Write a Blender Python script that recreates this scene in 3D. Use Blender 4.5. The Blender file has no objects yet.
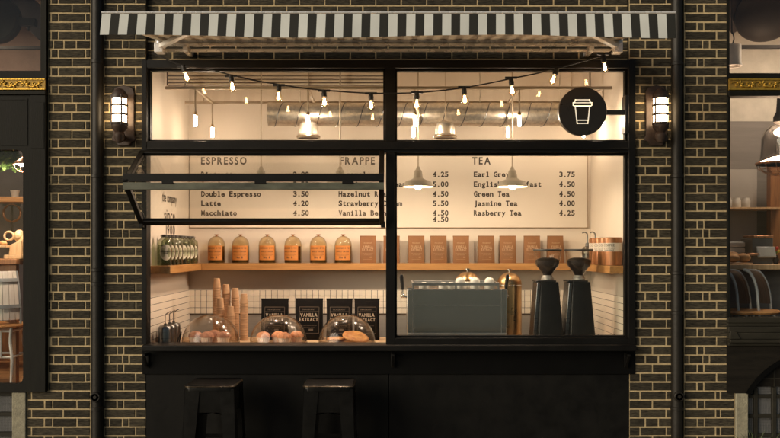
import bpy, bmesh, math, random
from mathutils import Vector, Matrix, Quaternion
R = math.radians
PI = math.pi
rnd = random.Random(7)
SC = bpy.context.scene
COL = SC.collection

# ---------------------------------------------------------------- survey: picture measurements -> metres at a given depth
D, S, CX, HY, EZ = 7.0, 120.0, 390.0, 248.0, 1.8
def k(y): return (D + y) / D
def X(px, y=0.0): return (px - CX) / S * k(y)
def Z(py, y=0.0): return EZ + (HY - py) / S * k(y)
def L(n, y=0.0): return n / S * k(y)

# ---------------------------------------------------------------- materials
def new_mat(name):
    m = bpy.data.materials.new(name); m.use_nodes = True
    nt = m.node_tree; nt.nodes.clear()
    out = nt.nodes.new('ShaderNodeOutputMaterial')
    return m, nt, out
def N(nt, t, **kw):
    n = nt.nodes.new(t)
    for a, b in kw.items(): setattr(n, a, b)
    return n
def rgba(c): return (c[0], c[1], c[2], 1.0)
def pmat(name, col, rough=.5, metal=0.0, var=.2, scale=6, bump=0.0, bscale=60, stretch=(1, 1, 1), rvar=.12,
         spec=.5, emit=None, estr=0, aniso=0, island=0.0, col2=None, sheen=0, coat=0):
    m, nt, out = new_mat(name)
    b = N(nt, 'ShaderNodeBsdfPrincipled')
    tc = N(nt, 'ShaderNodeTexCoord'); mp = N(nt, 'ShaderNodeMapping')
    mp.inputs['Scale'].default_value = stretch
    nt.links.new(tc.outputs['Object'], mp.inputs['Vector'])
    nz = N(nt, 'ShaderNodeTexNoise'); nz.inputs['Scale'].default_value = scale; nz.inputs['Detail'].default_value = 6
    nz.inputs['Roughness'].default_value = .62
    nt.links.new(mp.outputs[0], nz.inputs['Vector'])
    cr = N(nt, 'ShaderNodeValToRGB')
    lo = [c * (1 - var) for c in col]; hi = [min(1, c * (1 + var)) for c in col]
    if col2: lo, hi = col, col2
    cr.color_ramp.elements[0].position = .3; cr.color_ramp.elements[1].position = .7
    cr.color_ramp.elements[0].color = rgba(lo); cr.color_ramp.elements[1].color = rgba(hi)
    nt.links.new(nz.outputs['Fac'], cr.inputs['Fac'])
    src = cr.outputs['Color']
    if island:
        g = N(nt, 'ShaderNodeNewGeometry')
        mr = N(nt, 'ShaderNodeMapRange'); mr.inputs['To Min'].default_value = 1 - island; mr.inputs['To Max'].default_value = 1 + island
        nt.links.new(g.outputs['Random Per Island'], mr.inputs['Value'])
        hv = N(nt, 'ShaderNodeHueSaturation'); nt.links.new(src, hv.inputs['Color']); nt.links.new(mr.outputs[0], hv.inputs['Value'])
        src = hv.outputs['Color']
    nt.links.new(src, b.inputs['Base Color'])
    mr2 = N(nt, 'ShaderNodeMapRange'); mr2.inputs['To Min'].default_value = max(.02, rough - rvar); mr2.inputs['To Max'].default_value = min(1, rough + rvar)
    nt.links.new(nz.outputs['Fac'], mr2.inputs['Value']); nt.links.new(mr2.outputs[0], b.inputs['Roughness'])
    b.inputs['Metallic'].default_value = metal
    b.inputs['Specular IOR Level'].default_value = spec
    if aniso: b.inputs['Anisotropic'].default_value = aniso
    if coat: b.inputs['Coat Weight'].default_value = coat
    if sheen: b.inputs['Sheen Weight'].default_value = sheen
    if bump:
        n2 = N(nt, 'ShaderNodeTexNoise'); n2.inputs['Scale'].default_value = bscale; n2.inputs['Detail'].default_value = 5
        nt.links.new(mp.outputs[0], n2.inputs['Vector'])
        bp = N(nt, 'ShaderNodeBump'); bp.inputs['Strength'].default_value = bump; bp.inputs['Distance'].default_value = .01
        nt.links.new(n2.outputs['Fac'], bp.inputs['Height']); nt.links.new(bp.outputs[0], b.inputs['Normal'])
    if emit:
        b.inputs['Emission Color'].default_value = rgba(emit); b.inputs['Emission Strength'].default_value = estr
    nt.links.new(b.outputs[0], out.inputs['Surface'])
    return m
def wood(name, c1, c2, axis=0, scale=9, rough=.45):
    st = [14, 14, 14]; st[axis] = .9
    m, nt, out = new_mat(name)
    b = N(nt, 'ShaderNodeBsdfPrincipled'); tc = N(nt, 'ShaderNodeTexCoord'); mp = N(nt, 'ShaderNodeMapping')
    mp.inputs['Scale'].default_value = st
    nt.links.new(tc.outputs['Object'], mp.inputs['Vector'])
    nz = N(nt, 'ShaderNodeTexNoise'); nz.inputs['Scale'].default_value = scale * .35; nz.inputs['Detail'].default_value = 8; nz.inputs['Distortion'].default_value = .6
    nt.links.new(mp.outputs[0], nz.inputs['Vector'])
    cr = N(nt, 'ShaderNodeValToRGB'); cr.color_ramp.elements[0].position = .32; cr.color_ramp.elements[1].position = .68
    cr.color_ramp.elements[0].color = rgba(c1); cr.color_ramp.elements[1].color = rgba(c2)
    nt.links.new(nz.outputs['Fac'], cr.inputs['Fac']); nt.links.new(cr.outputs[0], b.inputs['Base Color'])
    b.inputs['Roughness'].default_value = rough
    bp = N(nt, 'ShaderNodeBump'); bp.inputs['Strength'].default_value = .25; bp.inputs['Distance'].default_value = .004
    nt.links.new(nz.outputs['Fac'], bp.inputs['Height']); nt.links.new(bp.outputs[0], b.inputs['Normal'])
    nt.links.new(b.outputs[0], out.inputs['Surface'])
    return m
def glass(name, tint=(1, 1, 1), f0=.045, power=5.0, rough=.01, edge=None):
    """thin-walled glass: see-through with a reflection that grows towards grazing angles"""
    m, nt, out = new_mat(name)
    lw = N(nt, 'ShaderNodeLayerWeight'); lw.inputs['Blend'].default_value = .5
    pw = N(nt, 'ShaderNodeMath', operation='POWER'); pw.inputs[1].default_value = power
    nt.links.new(lw.outputs['Facing'], pw.inputs[0])
    ma = N(nt, 'ShaderNodeMath', operation='MULTIPLY_ADD'); ma.inputs[1].default_value = 1 - f0; ma.inputs[2].default_value = f0
    nt.links.new(pw.outputs[0], ma.inputs[0])
    tr = N(nt, 'ShaderNodeBsdfTransparent'); tr.inputs['Color'].default_value = rgba(tint)
    if edge:
        mx = N(nt, 'ShaderNodeMix', data_type='RGBA')
        p2 = N(nt, 'ShaderNodeMath', operation='POWER'); p2.inputs[1].default_value = 2.5
        nt.links.new(lw.outputs['Facing'], p2.inputs[0]); nt.links.new(p2.outputs[0], mx.inputs[0])
        mx.inputs[6].default_value = rgba(tint); mx.inputs[7].default_value = rgba(edge)
        nt.links.new(mx.outputs[2], tr.inputs['Color'])
    gl = N(nt, 'ShaderNodeBsdfGlossy'); gl.inputs['Roughness'].default_value = rough
    mix = N(nt, 'ShaderNodeMixShader')
    nt.links.new(ma.outputs[0], mix.inputs[0]); nt.links.new(tr.outputs[0], mix.inputs[1]); nt.links.new(gl.outputs[0], mix.inputs[2])
    nt.links.new(mix.outputs[0], out.inputs['Surface'])
    return m
def lamp(name, col, strength):
    m, nt, out = new_mat(name)
    e = N(nt, 'ShaderNodeEmission'); e.inputs['Color'].default_value = rgba(col); e.inputs['Strength'].default_value = strength
    nt.links.new(e.outputs[0], out.inputs['Surface'])
    return m

M = {}
# ---------------------------------------------------------------- mesh builder
_gl = {}
def glyph(ch, bold):
    key = (ch, bold)
    if key in _gl: return _gl[key]
    cv = bpy.data.curves.new('glyph', 'FONT'); cv.body = ch; cv.size = 1; cv.offset = bold; cv.resolution_u = 3
    ob = bpy.data.objects.new('glyph', cv)
    me = bpy.data.meshes.new_from_object(ob)
    vs = [(v.co.x, v.co.y) for v in me.vertices]; fs = [tuple(p.vertices) for p in me.polygons]
    bpy.data.objects.remove(ob); bpy.data.meshes.remove(me); bpy.data.curves.remove(cv)
    x0 = min([v[0] for v in vs], default=0); x1 = max([v[0] for v in vs], default=.3)
    _gl[key] = (vs, fs, x0, x1)
    return _gl[key]
_cap = []
def cap_h():
    if not _cap:
        vs = glyph('H', 0)[0]; _cap.append(max(v[1] for v in vs) - min(v[1] for v in vs))
    return _cap[0]

class MB:
    def __init__(s): s.v = []; s.f = []; s.m = []
    def add(s, vs, fs, mi=0):
        o = len(s.v); s.v += [Vector(v) for v in vs]
        for f in fs: s.f.append([o + i for i in f]); s.m.append(mi)
        return s
    def box(s, x0, x1, y0, y1, z0, z1, mi=0):
        if x1 < x0: x0, x1 = x1, x0
        if y1 < y0: y0, y1 = y1, y0
        if z1 < z0: z0, z1 = z1, z0
        vs = [(x, y, z) for x in (x0, x1) for y in (y0, y1) for z in (z0, z1)]
        return s.add(vs, [(0, 1, 3, 2), (4, 6, 7, 5), (0, 4, 5, 1), (2, 3, 7, 6), (0, 2, 6, 4), (1, 5, 7, 3)], mi)
    def beam(s, p0, p1, w, h, up=(0, 0, 1), mi=0, w1=None, h1=None):
        p0, p1 = Vector(p0), Vector(p1); d = (p1 - p0).normalized(); up = Vector(up)
        if abs(d.dot(up)) > .98: up = Vector((0, 1, 0))
        sd = d.cross(up).normalized(); u = sd.cross(d).normalized()
        w1 = w if w1 is None else w1; h1 = h if h1 is None else h1
        vs = []
        for p, ww, hh in ((p0, w, h), (p1, w1, h1)):
            for a, b in ((-1, -1), (1, -1), (1, 1), (-1, 1)): vs.append(p + sd * a * ww / 2 + u * b * hh / 2)
        return s.add(vs, [(0, 3, 2, 1), (4, 5, 6, 7), (0, 1, 5, 4), (1, 2, 6, 5), (2, 3, 7, 6), (3, 0, 4, 7)], mi)
    def cyl(s, p0, p1, r0, r1=None, n=16, mi=0):
        p0, p1 = Vector(p0), Vector(p1); r1 = r0 if r1 is None else r1
        return s.rings([(p0, r0), (p1, r1)], n, mi)
    def rings(s, pr, n=16, mi=0, up=None, close=True):
        vs = []; fs = []
        m = len(pr)
        pts = [Vector(p) for p, _ in pr]
        ref = None
        for i in range(m):
            a = pts[max(0, i - 1)]; b = pts[min(m - 1, i + 1)]
            d = (b - a)
            d = d.normalized() if d.length > 1e-9 else Vector((0, 0, 1))
            if ref is None:
                ref = Vector((1, 0, 0)) if abs(d.x) < .9 else Vector((0, 1, 0))
            e = (ref - d * ref.dot(d)).normalized(); ref = e; f = d.cross(e)
            for j in range(n):
                t = 2 * PI * j / n; vs.append(pts[i] + (e * math.cos(t) + f * math.sin(t)) * pr[i][1])
        for i in range(m - 1):
            for j in range(n):
                fs.append((i * n + j, i * n + (j + 1) % n, (i + 1) * n + (j + 1) % n, (i + 1) * n + j))
        if close:
            fs.append(tuple(range(n - 1, -1, -1))); fs.append(tuple((m - 1) * n + j for j in range(n)))
        return s.add(vs, fs, mi)
    def tube(s, pts, r, n=8, mi=0): return s.rings([(p, r) for p in pts], n, mi)
    def lathe(s, prof, c=(0, 0, 0), n=24, mi=0, arc=None, sx=1, sy=1):
        """prof: (r, z) pairs from one end to the other"""
        vs = []; fs = []; m = len(prof); a0, a1 = (0, 2 * PI) if arc is None else arc
        full = arc is None; nn = n if full else n + 1
        for r, z in prof:
            for j in range(nn):
                t = a0 + (a1 - a0) * j / n
                vs.append((c[0] + max(r, 1e-5) * math.cos(t) * sx, c[1] + max(r, 1e-5) * math.sin(t) * sy, c[2] + z))
        for i in range(m - 1):
            for j in range(n):
                j2 = (j + 1) % nn
                fs.append((i * nn + j, i * nn + j2, (i + 1) * nn + j2, (i + 1) * nn + j))
        if full:
            if prof[0][0] > .001: fs.append(tuple(range(n - 1, -1, -1)))
            if prof[-1][0] > .001: fs.append(tuple((m - 1) * n + j for j in range(n)))
        return s.add(vs, fs, mi)
    def shell(s, prof, c=(0, 0, 0), n=28, mi=0):
        vs = []; fs = []; m = len(prof)
        for r, z in prof:
            for j in range(n):
                t = 2 * PI * j / n; vs.append((c[0] + max(r, 1e-5) * math.cos(t), c[1] + max(r, 1e-5) * math.sin(t), c[2] + z))
        for i in range(m - 1):
            for j in range(n): fs.append((i * n + j, i * n + (j + 1) % n, (i + 1) * n + (j + 1) % n, (i + 1) * n + j))
        return s.add(vs, fs, mi)
    def prism(s, poly, y0, y1, mi=0):
        n = len(poly)
        vs = [(x, y0, z) for x, z in poly] + [(x, y1, z) for x, z in poly]
        fs = [tuple(range(n)), tuple(range(2 * n - 1, n - 1, -1))] + [(i, i + n, (i + 1) % n + n, (i + 1) % n) for i in range(n)]
        return s.add(vs, fs, mi)
    def plate(s, outer, holes, y0, y1, mi=0):
        cv = bpy.data.curves.new('plate', 'CURVE'); cv.dimensions = '2D'; cv.fill_mode = 'BOTH'; cv.extrude = abs(y1 - y0) / 2
        for lp in [outer] + holes:
            sp = cv.splines.new('POLY'); sp.points.add(len(lp) - 1); sp.use_cyclic_u = True
            for p, (x, z) in zip(sp.points, lp): p.co = (x, z, 0, 1)
        ob = bpy.data.objects.new('plate', cv); me = bpy.data.meshes.new_from_object(ob); ym = (y0 + y1) / 2
        s.add([(v.co.x, ym - v.co.z, v.co.y) for v in me.vertices], [tuple(p.vertices) for p in me.polygons], mi)
        bpy.data.objects.remove(ob); bpy.data.meshes.remove(me); bpy.data.curves.remove(cv)
        return s
    def sphere(s, c, rx, ry=None, rz=None, n=16, m=10, mi=0, rot=None):
        ry = rx if ry is None else ry; rz = rx if rz is None else rz
        vs = []; fs = []
        for i in range(m + 1):
            a = -PI / 2 + PI * i / m
            for j in range(n):
                t = 2 * PI * j / n
                v = Vector((max(math.cos(a), 1e-4) * math.cos(t) * rx, max(math.cos(a), 1e-4) * math.sin(t) * ry, math.sin(a) * rz))
                if rot: v = rot @ v
                vs.append(v + Vector(c))
        for i in range(m):
            for j in range(n): fs.append((i * n + j, i * n + (j + 1) % n, (i + 1) * n + (j + 1) % n, (i + 1) * n + j))
        return s.add(vs, fs, mi)
    def text(s, t, f, h, pitch=None, gap=.12, bold=.0, mi=0, serif=False, sx=1.0):
        """f(u, v) -> point; h = capital height; pitch = fixed cell width, else proportional"""
        sc = h / cap_h(); u = 0.0
        for ch in t:
            if ch == ' ':
                u += pitch if pitch else h * (.35 + gap) * sx
                continue
            vs, fs, x0, x1 = glyph(ch, bold)
            w = (x1 - x0) * sc * sx
            cs = 1.0
            if pitch:
                if w > pitch * .92: cs = pitch * .92 / w
                off = u + (pitch - w * cs) / 2
            else: off = u
            s.add([f(off + (a - x0) * sc * sx * cs, b * sc) for a, b in vs], fs, mi)
            if serif and pitch and ch in 'iltrfIT1L4mn':
                c = u + pitch / 2
                if ch in 'rfn': c = off + w * cs * .3 if ch == 'r' else c
                hw = pitch * (.36 if ch in 'ilI1' else .26)
                if ch not in 'tLmn': s.quad(f, c - hw, c + hw, 0, h * .14, mi)
                if ch in 'il1': s.quad(f, c - hw, c, h * (.62 if ch == 'i' else .88), h * (.76 if ch == 'i' else 1.0), mi)
            u += pitch if pitch else w + h * gap
        return u
    def quad(s, f, u0, u1, v0, v1, mi=0):
        s.add([f(u0, v0), f(u1, v0), f(u1, v1), f(u0, v1)], [(0, 1, 2, 3)], mi)
    def build(s, name, mats, parent=None, bevel=0.0, sharp=38, flat=False, seg=2):
        me = bpy.data.meshes.new(name)
        off = Vector((0, 0, 0)); p = parent
        while p is not None: off += p.location; p = p.parent
        me.from_pydata([v - off for v in s.v], [], s.f)
        if not isinstance(mats, (list, tuple)): mats = [mats]
        for m in mats: me.materials.append(M[m] if isinstance(m, str) else m)
        for p, mi in zip(me.polygons, s.m): p.material_index = mi
        bm = bmesh.new(); bm.from_mesh(me); bmesh.ops.recalc_face_normals(bm, faces=bm.faces); bm.to_mesh(me); bm.free()
        if not flat:
            for p in me.polygons: p.use_smooth = True
            me.set_sharp_from_angle(angle=R(sharp))
        o = bpy.data.objects.new(name, me); COL.objects.link(o)
        if parent is not None: o.parent = parent
        if bevel:
            md = o.modifiers.new('bevel', 'BEVEL'); md.width = bevel; md.segments = seg; md.limit_method = 'ANGLE'; md.angle_limit = R(40)
        return o
def XZ(x, y, z): return lambda u, v: (x + u, y, z + v)

def tag(o, label=None, cat=None, group=None, kind=None):
    if label: o['label'] = label
    if cat: o['category'] = cat
    if group: o['group'] = group
    if kind: o['kind'] = kind
    return o
def thing(name, label, cat, loc=(0, 0, 0), group=None):
    o = bpy.data.objects.new(name, None); COL.objects.link(o); o.location = loc; o.empty_display_size = .1
    return tag(o, label, cat, group)
def dup(o, loc=None, label=None, group=None, rz=None, parent=None):
    c = o.copy(); COL.objects.link(c)
    if parent is not None: c.parent = parent
    if loc is not None: c.location = loc
    if rz is not None: c.rotation_euler.z = rz
    if label: c['label'] = label
    if group: c['group'] = group
    for ch in list(o.children): dup(ch, parent=c)
    return c
def rrect(x0, x1, z0, z1, r, n=6):
    pts = []
    for cx, cz, a in ((x1 - r, z1 - r, 0), (x0 + r, z1 - r, 90), (x0 + r, z0 + r, 180), (x1 - r, z0 + r, 270)):
        for i in range(n + 1):
            t = R(a + 90 * i / n); pts.append((cx + r * math.cos(t), cz + r * math.sin(t)))
    return pts
def rect(x0, x1, z0, z1): return [(x0, z0), (x1, z0), (x1, z1), (x0, z1)]
# ---------------------------------------------------------------- palette (real-world base colours, apart from the shade and reflection noted below)
M['brick'] = pmat('brick', (.010, .0086, .0058), .88, spec=.3, var=.5, scale=40, bump=1.0, bscale=44, stretch=(.45, 1, 2.0), island=.32, col2=(.080, .068, .045))
M['mortar'] = pmat('mortar', (.56, .435, .245), .9, var=.2, scale=20, bump=.6, bscale=120)
def canvas(m, f=.45):
    nt = m.node_tree; b = next(n for n in nt.nodes if n.type == 'BSDF_PRINCIPLED'); out = next(n for n in nt.nodes if n.type == 'OUTPUT_MATERIAL')
    src = b.inputs['Base Color'].links[0].from_socket
    t = N(nt, 'ShaderNodeBsdfTranslucent'); nt.links.new(src, t.inputs['Color'])
    mx = N(nt, 'ShaderNodeMixShader'); mx.inputs[0].default_value = f
    nt.links.new(b.outputs[0], mx.inputs[1]); nt.links.new(t.outputs[0], mx.inputs[2]); nt.links.new(mx.outputs[0], out.inputs['Surface'])
M['black_metal'] = pmat('black_metal', (.0045, .004, .0033), .45, spec=.25, var=.3, scale=5, bump=.05)
M['sash_metal'] = pmat('sash_metal', (.0045, .004, .0033), .45, spec=.25, var=.3, scale=5, bump=.05)
M['sash_green'] = pmat('sash_green', (.095, .10, .072), .5, var=.5, scale=12, stretch=(.4, 1, 1))
M['apron'] = pmat('apron', (.0018, .0018, .0017), .6, spec=.12, var=.3, scale=4)  # near-black: the sill's shadow put into the colour; the arch moulding shares it
M['panel_black'] = pmat('panel_black', (.0045, .0042, .0034), .62, spec=.2, var=.6, scale=5, bump=.16, bscale=18, rvar=.3)
M['stool_black'] = pmat('stool_black', (.003, .0028, .0024), .36, spec=.25, var=.3, scale=14)
M['stool_rim'] = pmat('stool_rim', (.05, .038, .022), .3, metal=.7, var=.5, scale=14)
M['pipe'] = pmat('pipe', (.013, .011, .008), .5, spec=.35, var=.3, scale=6, bump=.15, bscale=40)
M['cloth_white'] = pmat('cloth_white', (.71, .735, .70), .85, var=.07, scale=3.5, bump=.2, bscale=300)
M['cloth_under'] = pmat('cloth_under', (.78, .66, .50), .85, var=.06, scale=12)
M['cloth_black'] = pmat('cloth_black', (.022, .022, .018), .85, var=.15, scale=18, bump=.2, bscale=300)
M['alu'] = pmat('alu', (.84, .82, .79), .28, metal=.35, var=.06, scale=12)
M['arm_white'] = pmat('arm_white', (.86, .83, .78), .4, var=.04)
M['white_paint'] = pmat('white_paint', (.74, .72, .68), .45, var=.05)
M['lantern_iron'] = pmat('lantern_iron', (.055, .034, .024), .5, var=.4, scale=20, bump=.3, bscale=60)
M['opal'] = lamp('opal', (1, .72, .42), 24)
M['tube_glow'] = lamp('tube_glow', (1, .765, .565), 265)
M['filament'] = lamp('filament', (1, .58, .28), 85)
M['pendant_glow'] = lamp('pendant_glow', (1, .765, .565), 750)
M['shop_lamp_glow'] = lamp('shop_lamp_glow', (1, .76, .56), 1400)
M['cage_glow'] = lamp('cage_glow', (1, .70, .48), 170)
M['ceiling_glow'] = lamp('ceiling_glow', (1, .78, .58), 75)
M['pane'] = glass('pane', (.97, .985, .975), f0=.028)
M['leaf_pane'] = glass('leaf_pane', (.95, .965, .95), f0=.05, rough=.05)
M['clear'] = glass('clear', (.97, .96, .93), f0=.05, power=3.2, edge=(.55, .46, .34))
M['amber_glass'] = glass('amber_glass', (.95, .86, .68), f0=.05, power=3, edge=(.42, .30, .17))
M['dome_glass'] = glass('dome_glass', (.99, .98, .96), f0=.03, power=2.6, edge=(.74, .60, .44), rough=.13)
M['green_glass'] = glass('green_glass', (.74, .77, .66), f0=.05, power=3, edge=(.26, .29, .23))
M['grey_glass'] = glass('grey_glass', (.50, .48, .45), f0=.06, power=3, edge=(.12, .11, .10))
M['bulb_glass'] = glass('bulb_glass', (1, .93, .8), f0=.06, power=3)
M['cream_wall'] = pmat('cream_wall', (.62, .54, .445), .8, var=.03, scale=2, bump=.06, bscale=160)
M['board'] = pmat('board', (.60, .525, .43), .7, var=.025, scale=3)
M['board_line'] = pmat('board_line', (.30, .22, .14), .7)
M['ink'] = pmat('ink', (.035, .022, .014), .7)
M['tile'] = pmat('tile', (.86, .76, .62), .35, var=.06, scale=4, island=.05)
M['cladding'] = pmat('cladding', (.86, .76, .63), .6, var=.03, scale=2)
M['grout'] = pmat('grout', (.07, .05, .035), .9)
M['steel'] = pmat('steel', (.40, .37, .33), .42, metal=.35, var=.08, scale=3, stretch=(.2, 1, 30))
M['steel_dark'] = pmat('steel_dark', (.20, .20, .20), .3, metal=1, var=.1, scale=3, stretch=(.2, 1, 30))
M['chrome'] = pmat('chrome', (.6, .58, .55), .15, metal=1, var=.05)
M['machine'] = pmat('machine', (.58, .56, .53), .26, metal=1, var=.03, scale=1.6, rvar=.03)
M['machine_rail'] = pmat('machine_rail', (.30, .30, .29), .4, metal=.6, var=.08)
M['rubber'] = pmat('rubber', (.014, .013, .012), .5)
M['grinder'] = pmat('grinder', (.010, .0095, .008), .42, spec=.3, var=.25, scale=8, bump=.1, bscale=120)
M['brass'] = pmat('brass', (.50, .32, .155), .3, metal=1, var=.15, scale=5)
M['copper'] = pmat('copper', (.25, .095, .03), .38, metal=.35, var=.4, scale=5, stretch=(9, 9, .3))
M['beans'] = pmat('beans', (.018, .009, .0055), .5, var=.6, scale=110, bump=1, bscale=120)
M['porcelain'] = pmat('porcelain', (.78, .74, .66), .22, var=.03)
M['shelf_wood'] = wood('shelf_wood', (.36, .165, .05), (.50, .26, .085), 0)
M['shelf_wood_y'] = wood('shelf_wood_y', (.36, .165, .05), (.50, .26, .085), 1)
M['counter_wood'] = wood('counter_wood', (.62, .42, .24), (.78, .56, .34), 0)
M['kraft'] = pmat('kraft', (.185, .078, .025), .75, var=.14, scale=10, bump=.25, bscale=40)
M['kraft_print'] = pmat('kraft_print', (.40, .25, .14), .7)
M['bag_black'] = pmat('bag_black', (.0045, .0032, .0025), .6, spec=.12, var=.3, scale=10, bump=.25, bscale=25)
M['bag_print'] = pmat('bag_print', (.45, .35, .25), .6)
M['bag_print_dim'] = pmat('bag_print_dim', (.11, .08, .055), .6)
M['cup_kraft'] = pmat('cup_kraft', (.58, .35, .19), .7, var=.12, scale=20, island=.14)
M['label_orange'] = pmat('label_orange', (.52, .19, .035), .6, var=.06, scale=20)
M['label_pale'] = pmat('label_pale', (.62, .57, .46), .6, var=.06)
M['label_silver'] = pmat('label_silver', (.55, .48, .40), .5, var=.08)
M['liquor'] = glass('liquor', (.55, .40, .22), f0=.05, power=3, edge=(.08, .06, .04))
M['bottle_blue'] = pmat('bottle_blue', (.30, .38, .48), .3, var=.3, scale=30)
M['cork'] = pmat('cork', (.05, .045, .04), .6)
M['muffin_top'] = pmat('muffin_top', (.62, .27, .13), .7, var=.35, scale=26, bump=.8, bscale=60)
M['muffin_top_dark'] = pmat('muffin_top_dark', (.42, .19, .11), .7, var=.35, scale=26, bump=.8, bscale=60)
M['muffin_paper'] = pmat('muffin_paper', (.80, .60, .46), .8, var=.12, scale=40)
M['pastry'] = pmat('pastry', (.30, .095, .022), .5, var=.4, scale=16, bump=.6, bscale=40, col2=(.66, .33, .09))
M['pastry_cream'] = pmat('pastry_cream', (.75, .62, .42), .5, var=.1)
M['pastry_jam'] = pmat('pastry_jam', (.05, .018, .012), .35, var=.3)
M['duct'] = pmat('duct', (.70, .63, .53), .34, metal=.85, var=.22, scale=34, bump=.16, bscale=60, rvar=.16)
M['conduit'] = pmat('conduit', (.44, .35, .25), .5, var=.1)
M['shade_enamel'] = pmat('shade_enamel', (.36, .295, .21), .5, var=.06)
M['sign_black'] = pmat('sign_black', (.022, .018, .014), .3, var=.2, scale=6)
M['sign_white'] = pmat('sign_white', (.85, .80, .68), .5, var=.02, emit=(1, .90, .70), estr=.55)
M['ceiling_paint'] = pmat('ceiling_paint', (.72, .62, .48), .85, var=.04)
M['dark_floor'] = pmat('dark_floor', (.10, .07, .045), .6, var=.2)
# neighbours
M['front_green'] = pmat('front_green', (.0085, .0083, .0058), .6, spec=.2, var=.4, scale=9, stretch=(2.5, 2.5, .5), bump=.12, bscale=50)
M['front_brown'] = pmat('front_brown', (.012, .010, .007), .65, spec=.2, var=.35, scale=9, stretch=(.4, 2, 3), bump=.15, bscale=60)
M['front_mould'] = pmat('front_mould', (.026, .0235, .0165), .6, spec=.25, var=.25, scale=8, stretch=(.4, 1, 2))
M['gilding'] = pmat('gilding', (.62, .37, .055), .34, metal=.65, var=.25, scale=40, bump=.3, bscale=80)
M['gilding_ground'] = pmat('gilding_ground', (.36, .22, .04), .5, metal=.4, var=.3, scale=40)
M['stone'] = pmat('stone', (.30, .275, .195), .85, var=.25, scale=24, bump=.5, bscale=90)
M['wire_glass'] = pmat('wire_glass', (.30, .30, .30), .3, var=.1, scale=6)  # opaque grey: the panes' reflection of the sky put into the colour
M['plaster_brown'] = pmat('plaster_brown', (.17, .115, .085), .85, var=.3, scale=2.2, bump=.2)
M['brace_brown'] = pmat('brace_brown', (.065, .05, .042), .6, var=.2)
M['plaster_grey'] = pmat('plaster_grey', (.50, .46, .40), .85, var=.14, scale=5, bump=.2)
M['dark_wall'] = pmat('dark_wall', (.19, .17, .155), .7, var=.15, scale=3, stretch=(.4, 1, 6))
M['dusky_wall'] = pmat('dusky_wall', (.10, .085, .085), .8, var=.2, scale=3)
M['grey_cupboard'] = pmat('grey_cupboard', (.38, .355, .33), .7, var=.08, scale=3)
M['brown_wood'] = wood('brown_wood', (.20, .085, .035), (.34, .155, .06), 2)
M['amber_wood'] = wood('amber_wood', (.42, .19, .06), (.60, .31, .12), 0)
M['light_wood'] = wood('light_wood', (.52, .32, .16), (.68, .46, .26), 2)
M['barrel_wood'] = wood('barrel_wood', (.86, .76, .68), (.95, .88, .80), 2)
M['chair_wood'] = wood('chair_wood', (.06, .035, .02), (.11, .06, .035), 2)
M['hoop'] = pmat('hoop', (.40, .41, .42), .4, metal=.2, var=.15)
M['white_metal'] = pmat('white_metal', (.66, .62, .58), .4, var=.06)
M['herring'] = wood('herring', (.36, .15, .05), (.66, .34, .14), 0, scale=5)
M['dark_lamp'] = pmat('dark_lamp', (.042, .036, .031), .6, spec=.2, var=.15)
M['smoke_glass'] = glass('smoke_glass', (.55, .52, .50), f0=.07, power=2.6, edge=(.14, .12, .11))
M['copper_lamp'] = pmat('copper_lamp', (.70, .36, .20), .3, metal=.8, var=.1)
M['leaf'] = pmat('leaf', (.09, .17, .035), .5, var=.3, scale=20, island=.45)
M['grass_blade'] = pmat('grass_blade', (.075, .105, .035), .6, var=.2, scale=10, island=.35)
M['pot_white'] = pmat('pot_white', (.55, .52, .48), .5)
M['flower_red'] = pmat('flower_red', (.5, .04, .03), .6)
M['flower_yellow'] = pmat('flower_yellow', (.6, .38, .04), .6)
M['screen_grey'] = pmat('screen_grey', (.36, .35, .32), .3, var=.08)
M['register_grey'] = pmat('register_grey', (.14, .13, .12), .5, var=.15)
M['bread'] = pmat('bread', (.52, .27, .11), .7, var=.3, scale=16, bump=.4)
# ground
M['paving'] = pmat('paving', (.17, .16, .14), .85, var=.2, scale=3, bump=.3, bscale=60)
M['asphalt'] = pmat('asphalt', (.05, .05, .05), .9, var=.2, scale=9, bump=.4, bscale=120)
M['kerb_stone'] = pmat('kerb_stone', (.25, .24, .22), .85, var=.15, scale=8)

M['canvas_top'] = pmat('canvas_top', (.74, .72, .64), .85, var=.05, scale=18)
canvas(M['canvas_top'], .6); canvas(M['cloth_under'], .6)
# ================================================================= ground
MB().box(-120, 120, -120, 120, -.6, -.13).build('road', 'asphalt').__setitem__('kind', 'structure')
MB().box(-40, 40, -4.4, 9, -.126, 0).build('pavement', 'paving').__setitem__('kind', 'structure')
MB().box(-40, 40, -4.56, -4.403, -.126, .002).build('kerb', 'kerb_stone', bevel=.015).__setitem__('kind', 'structure')

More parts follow.
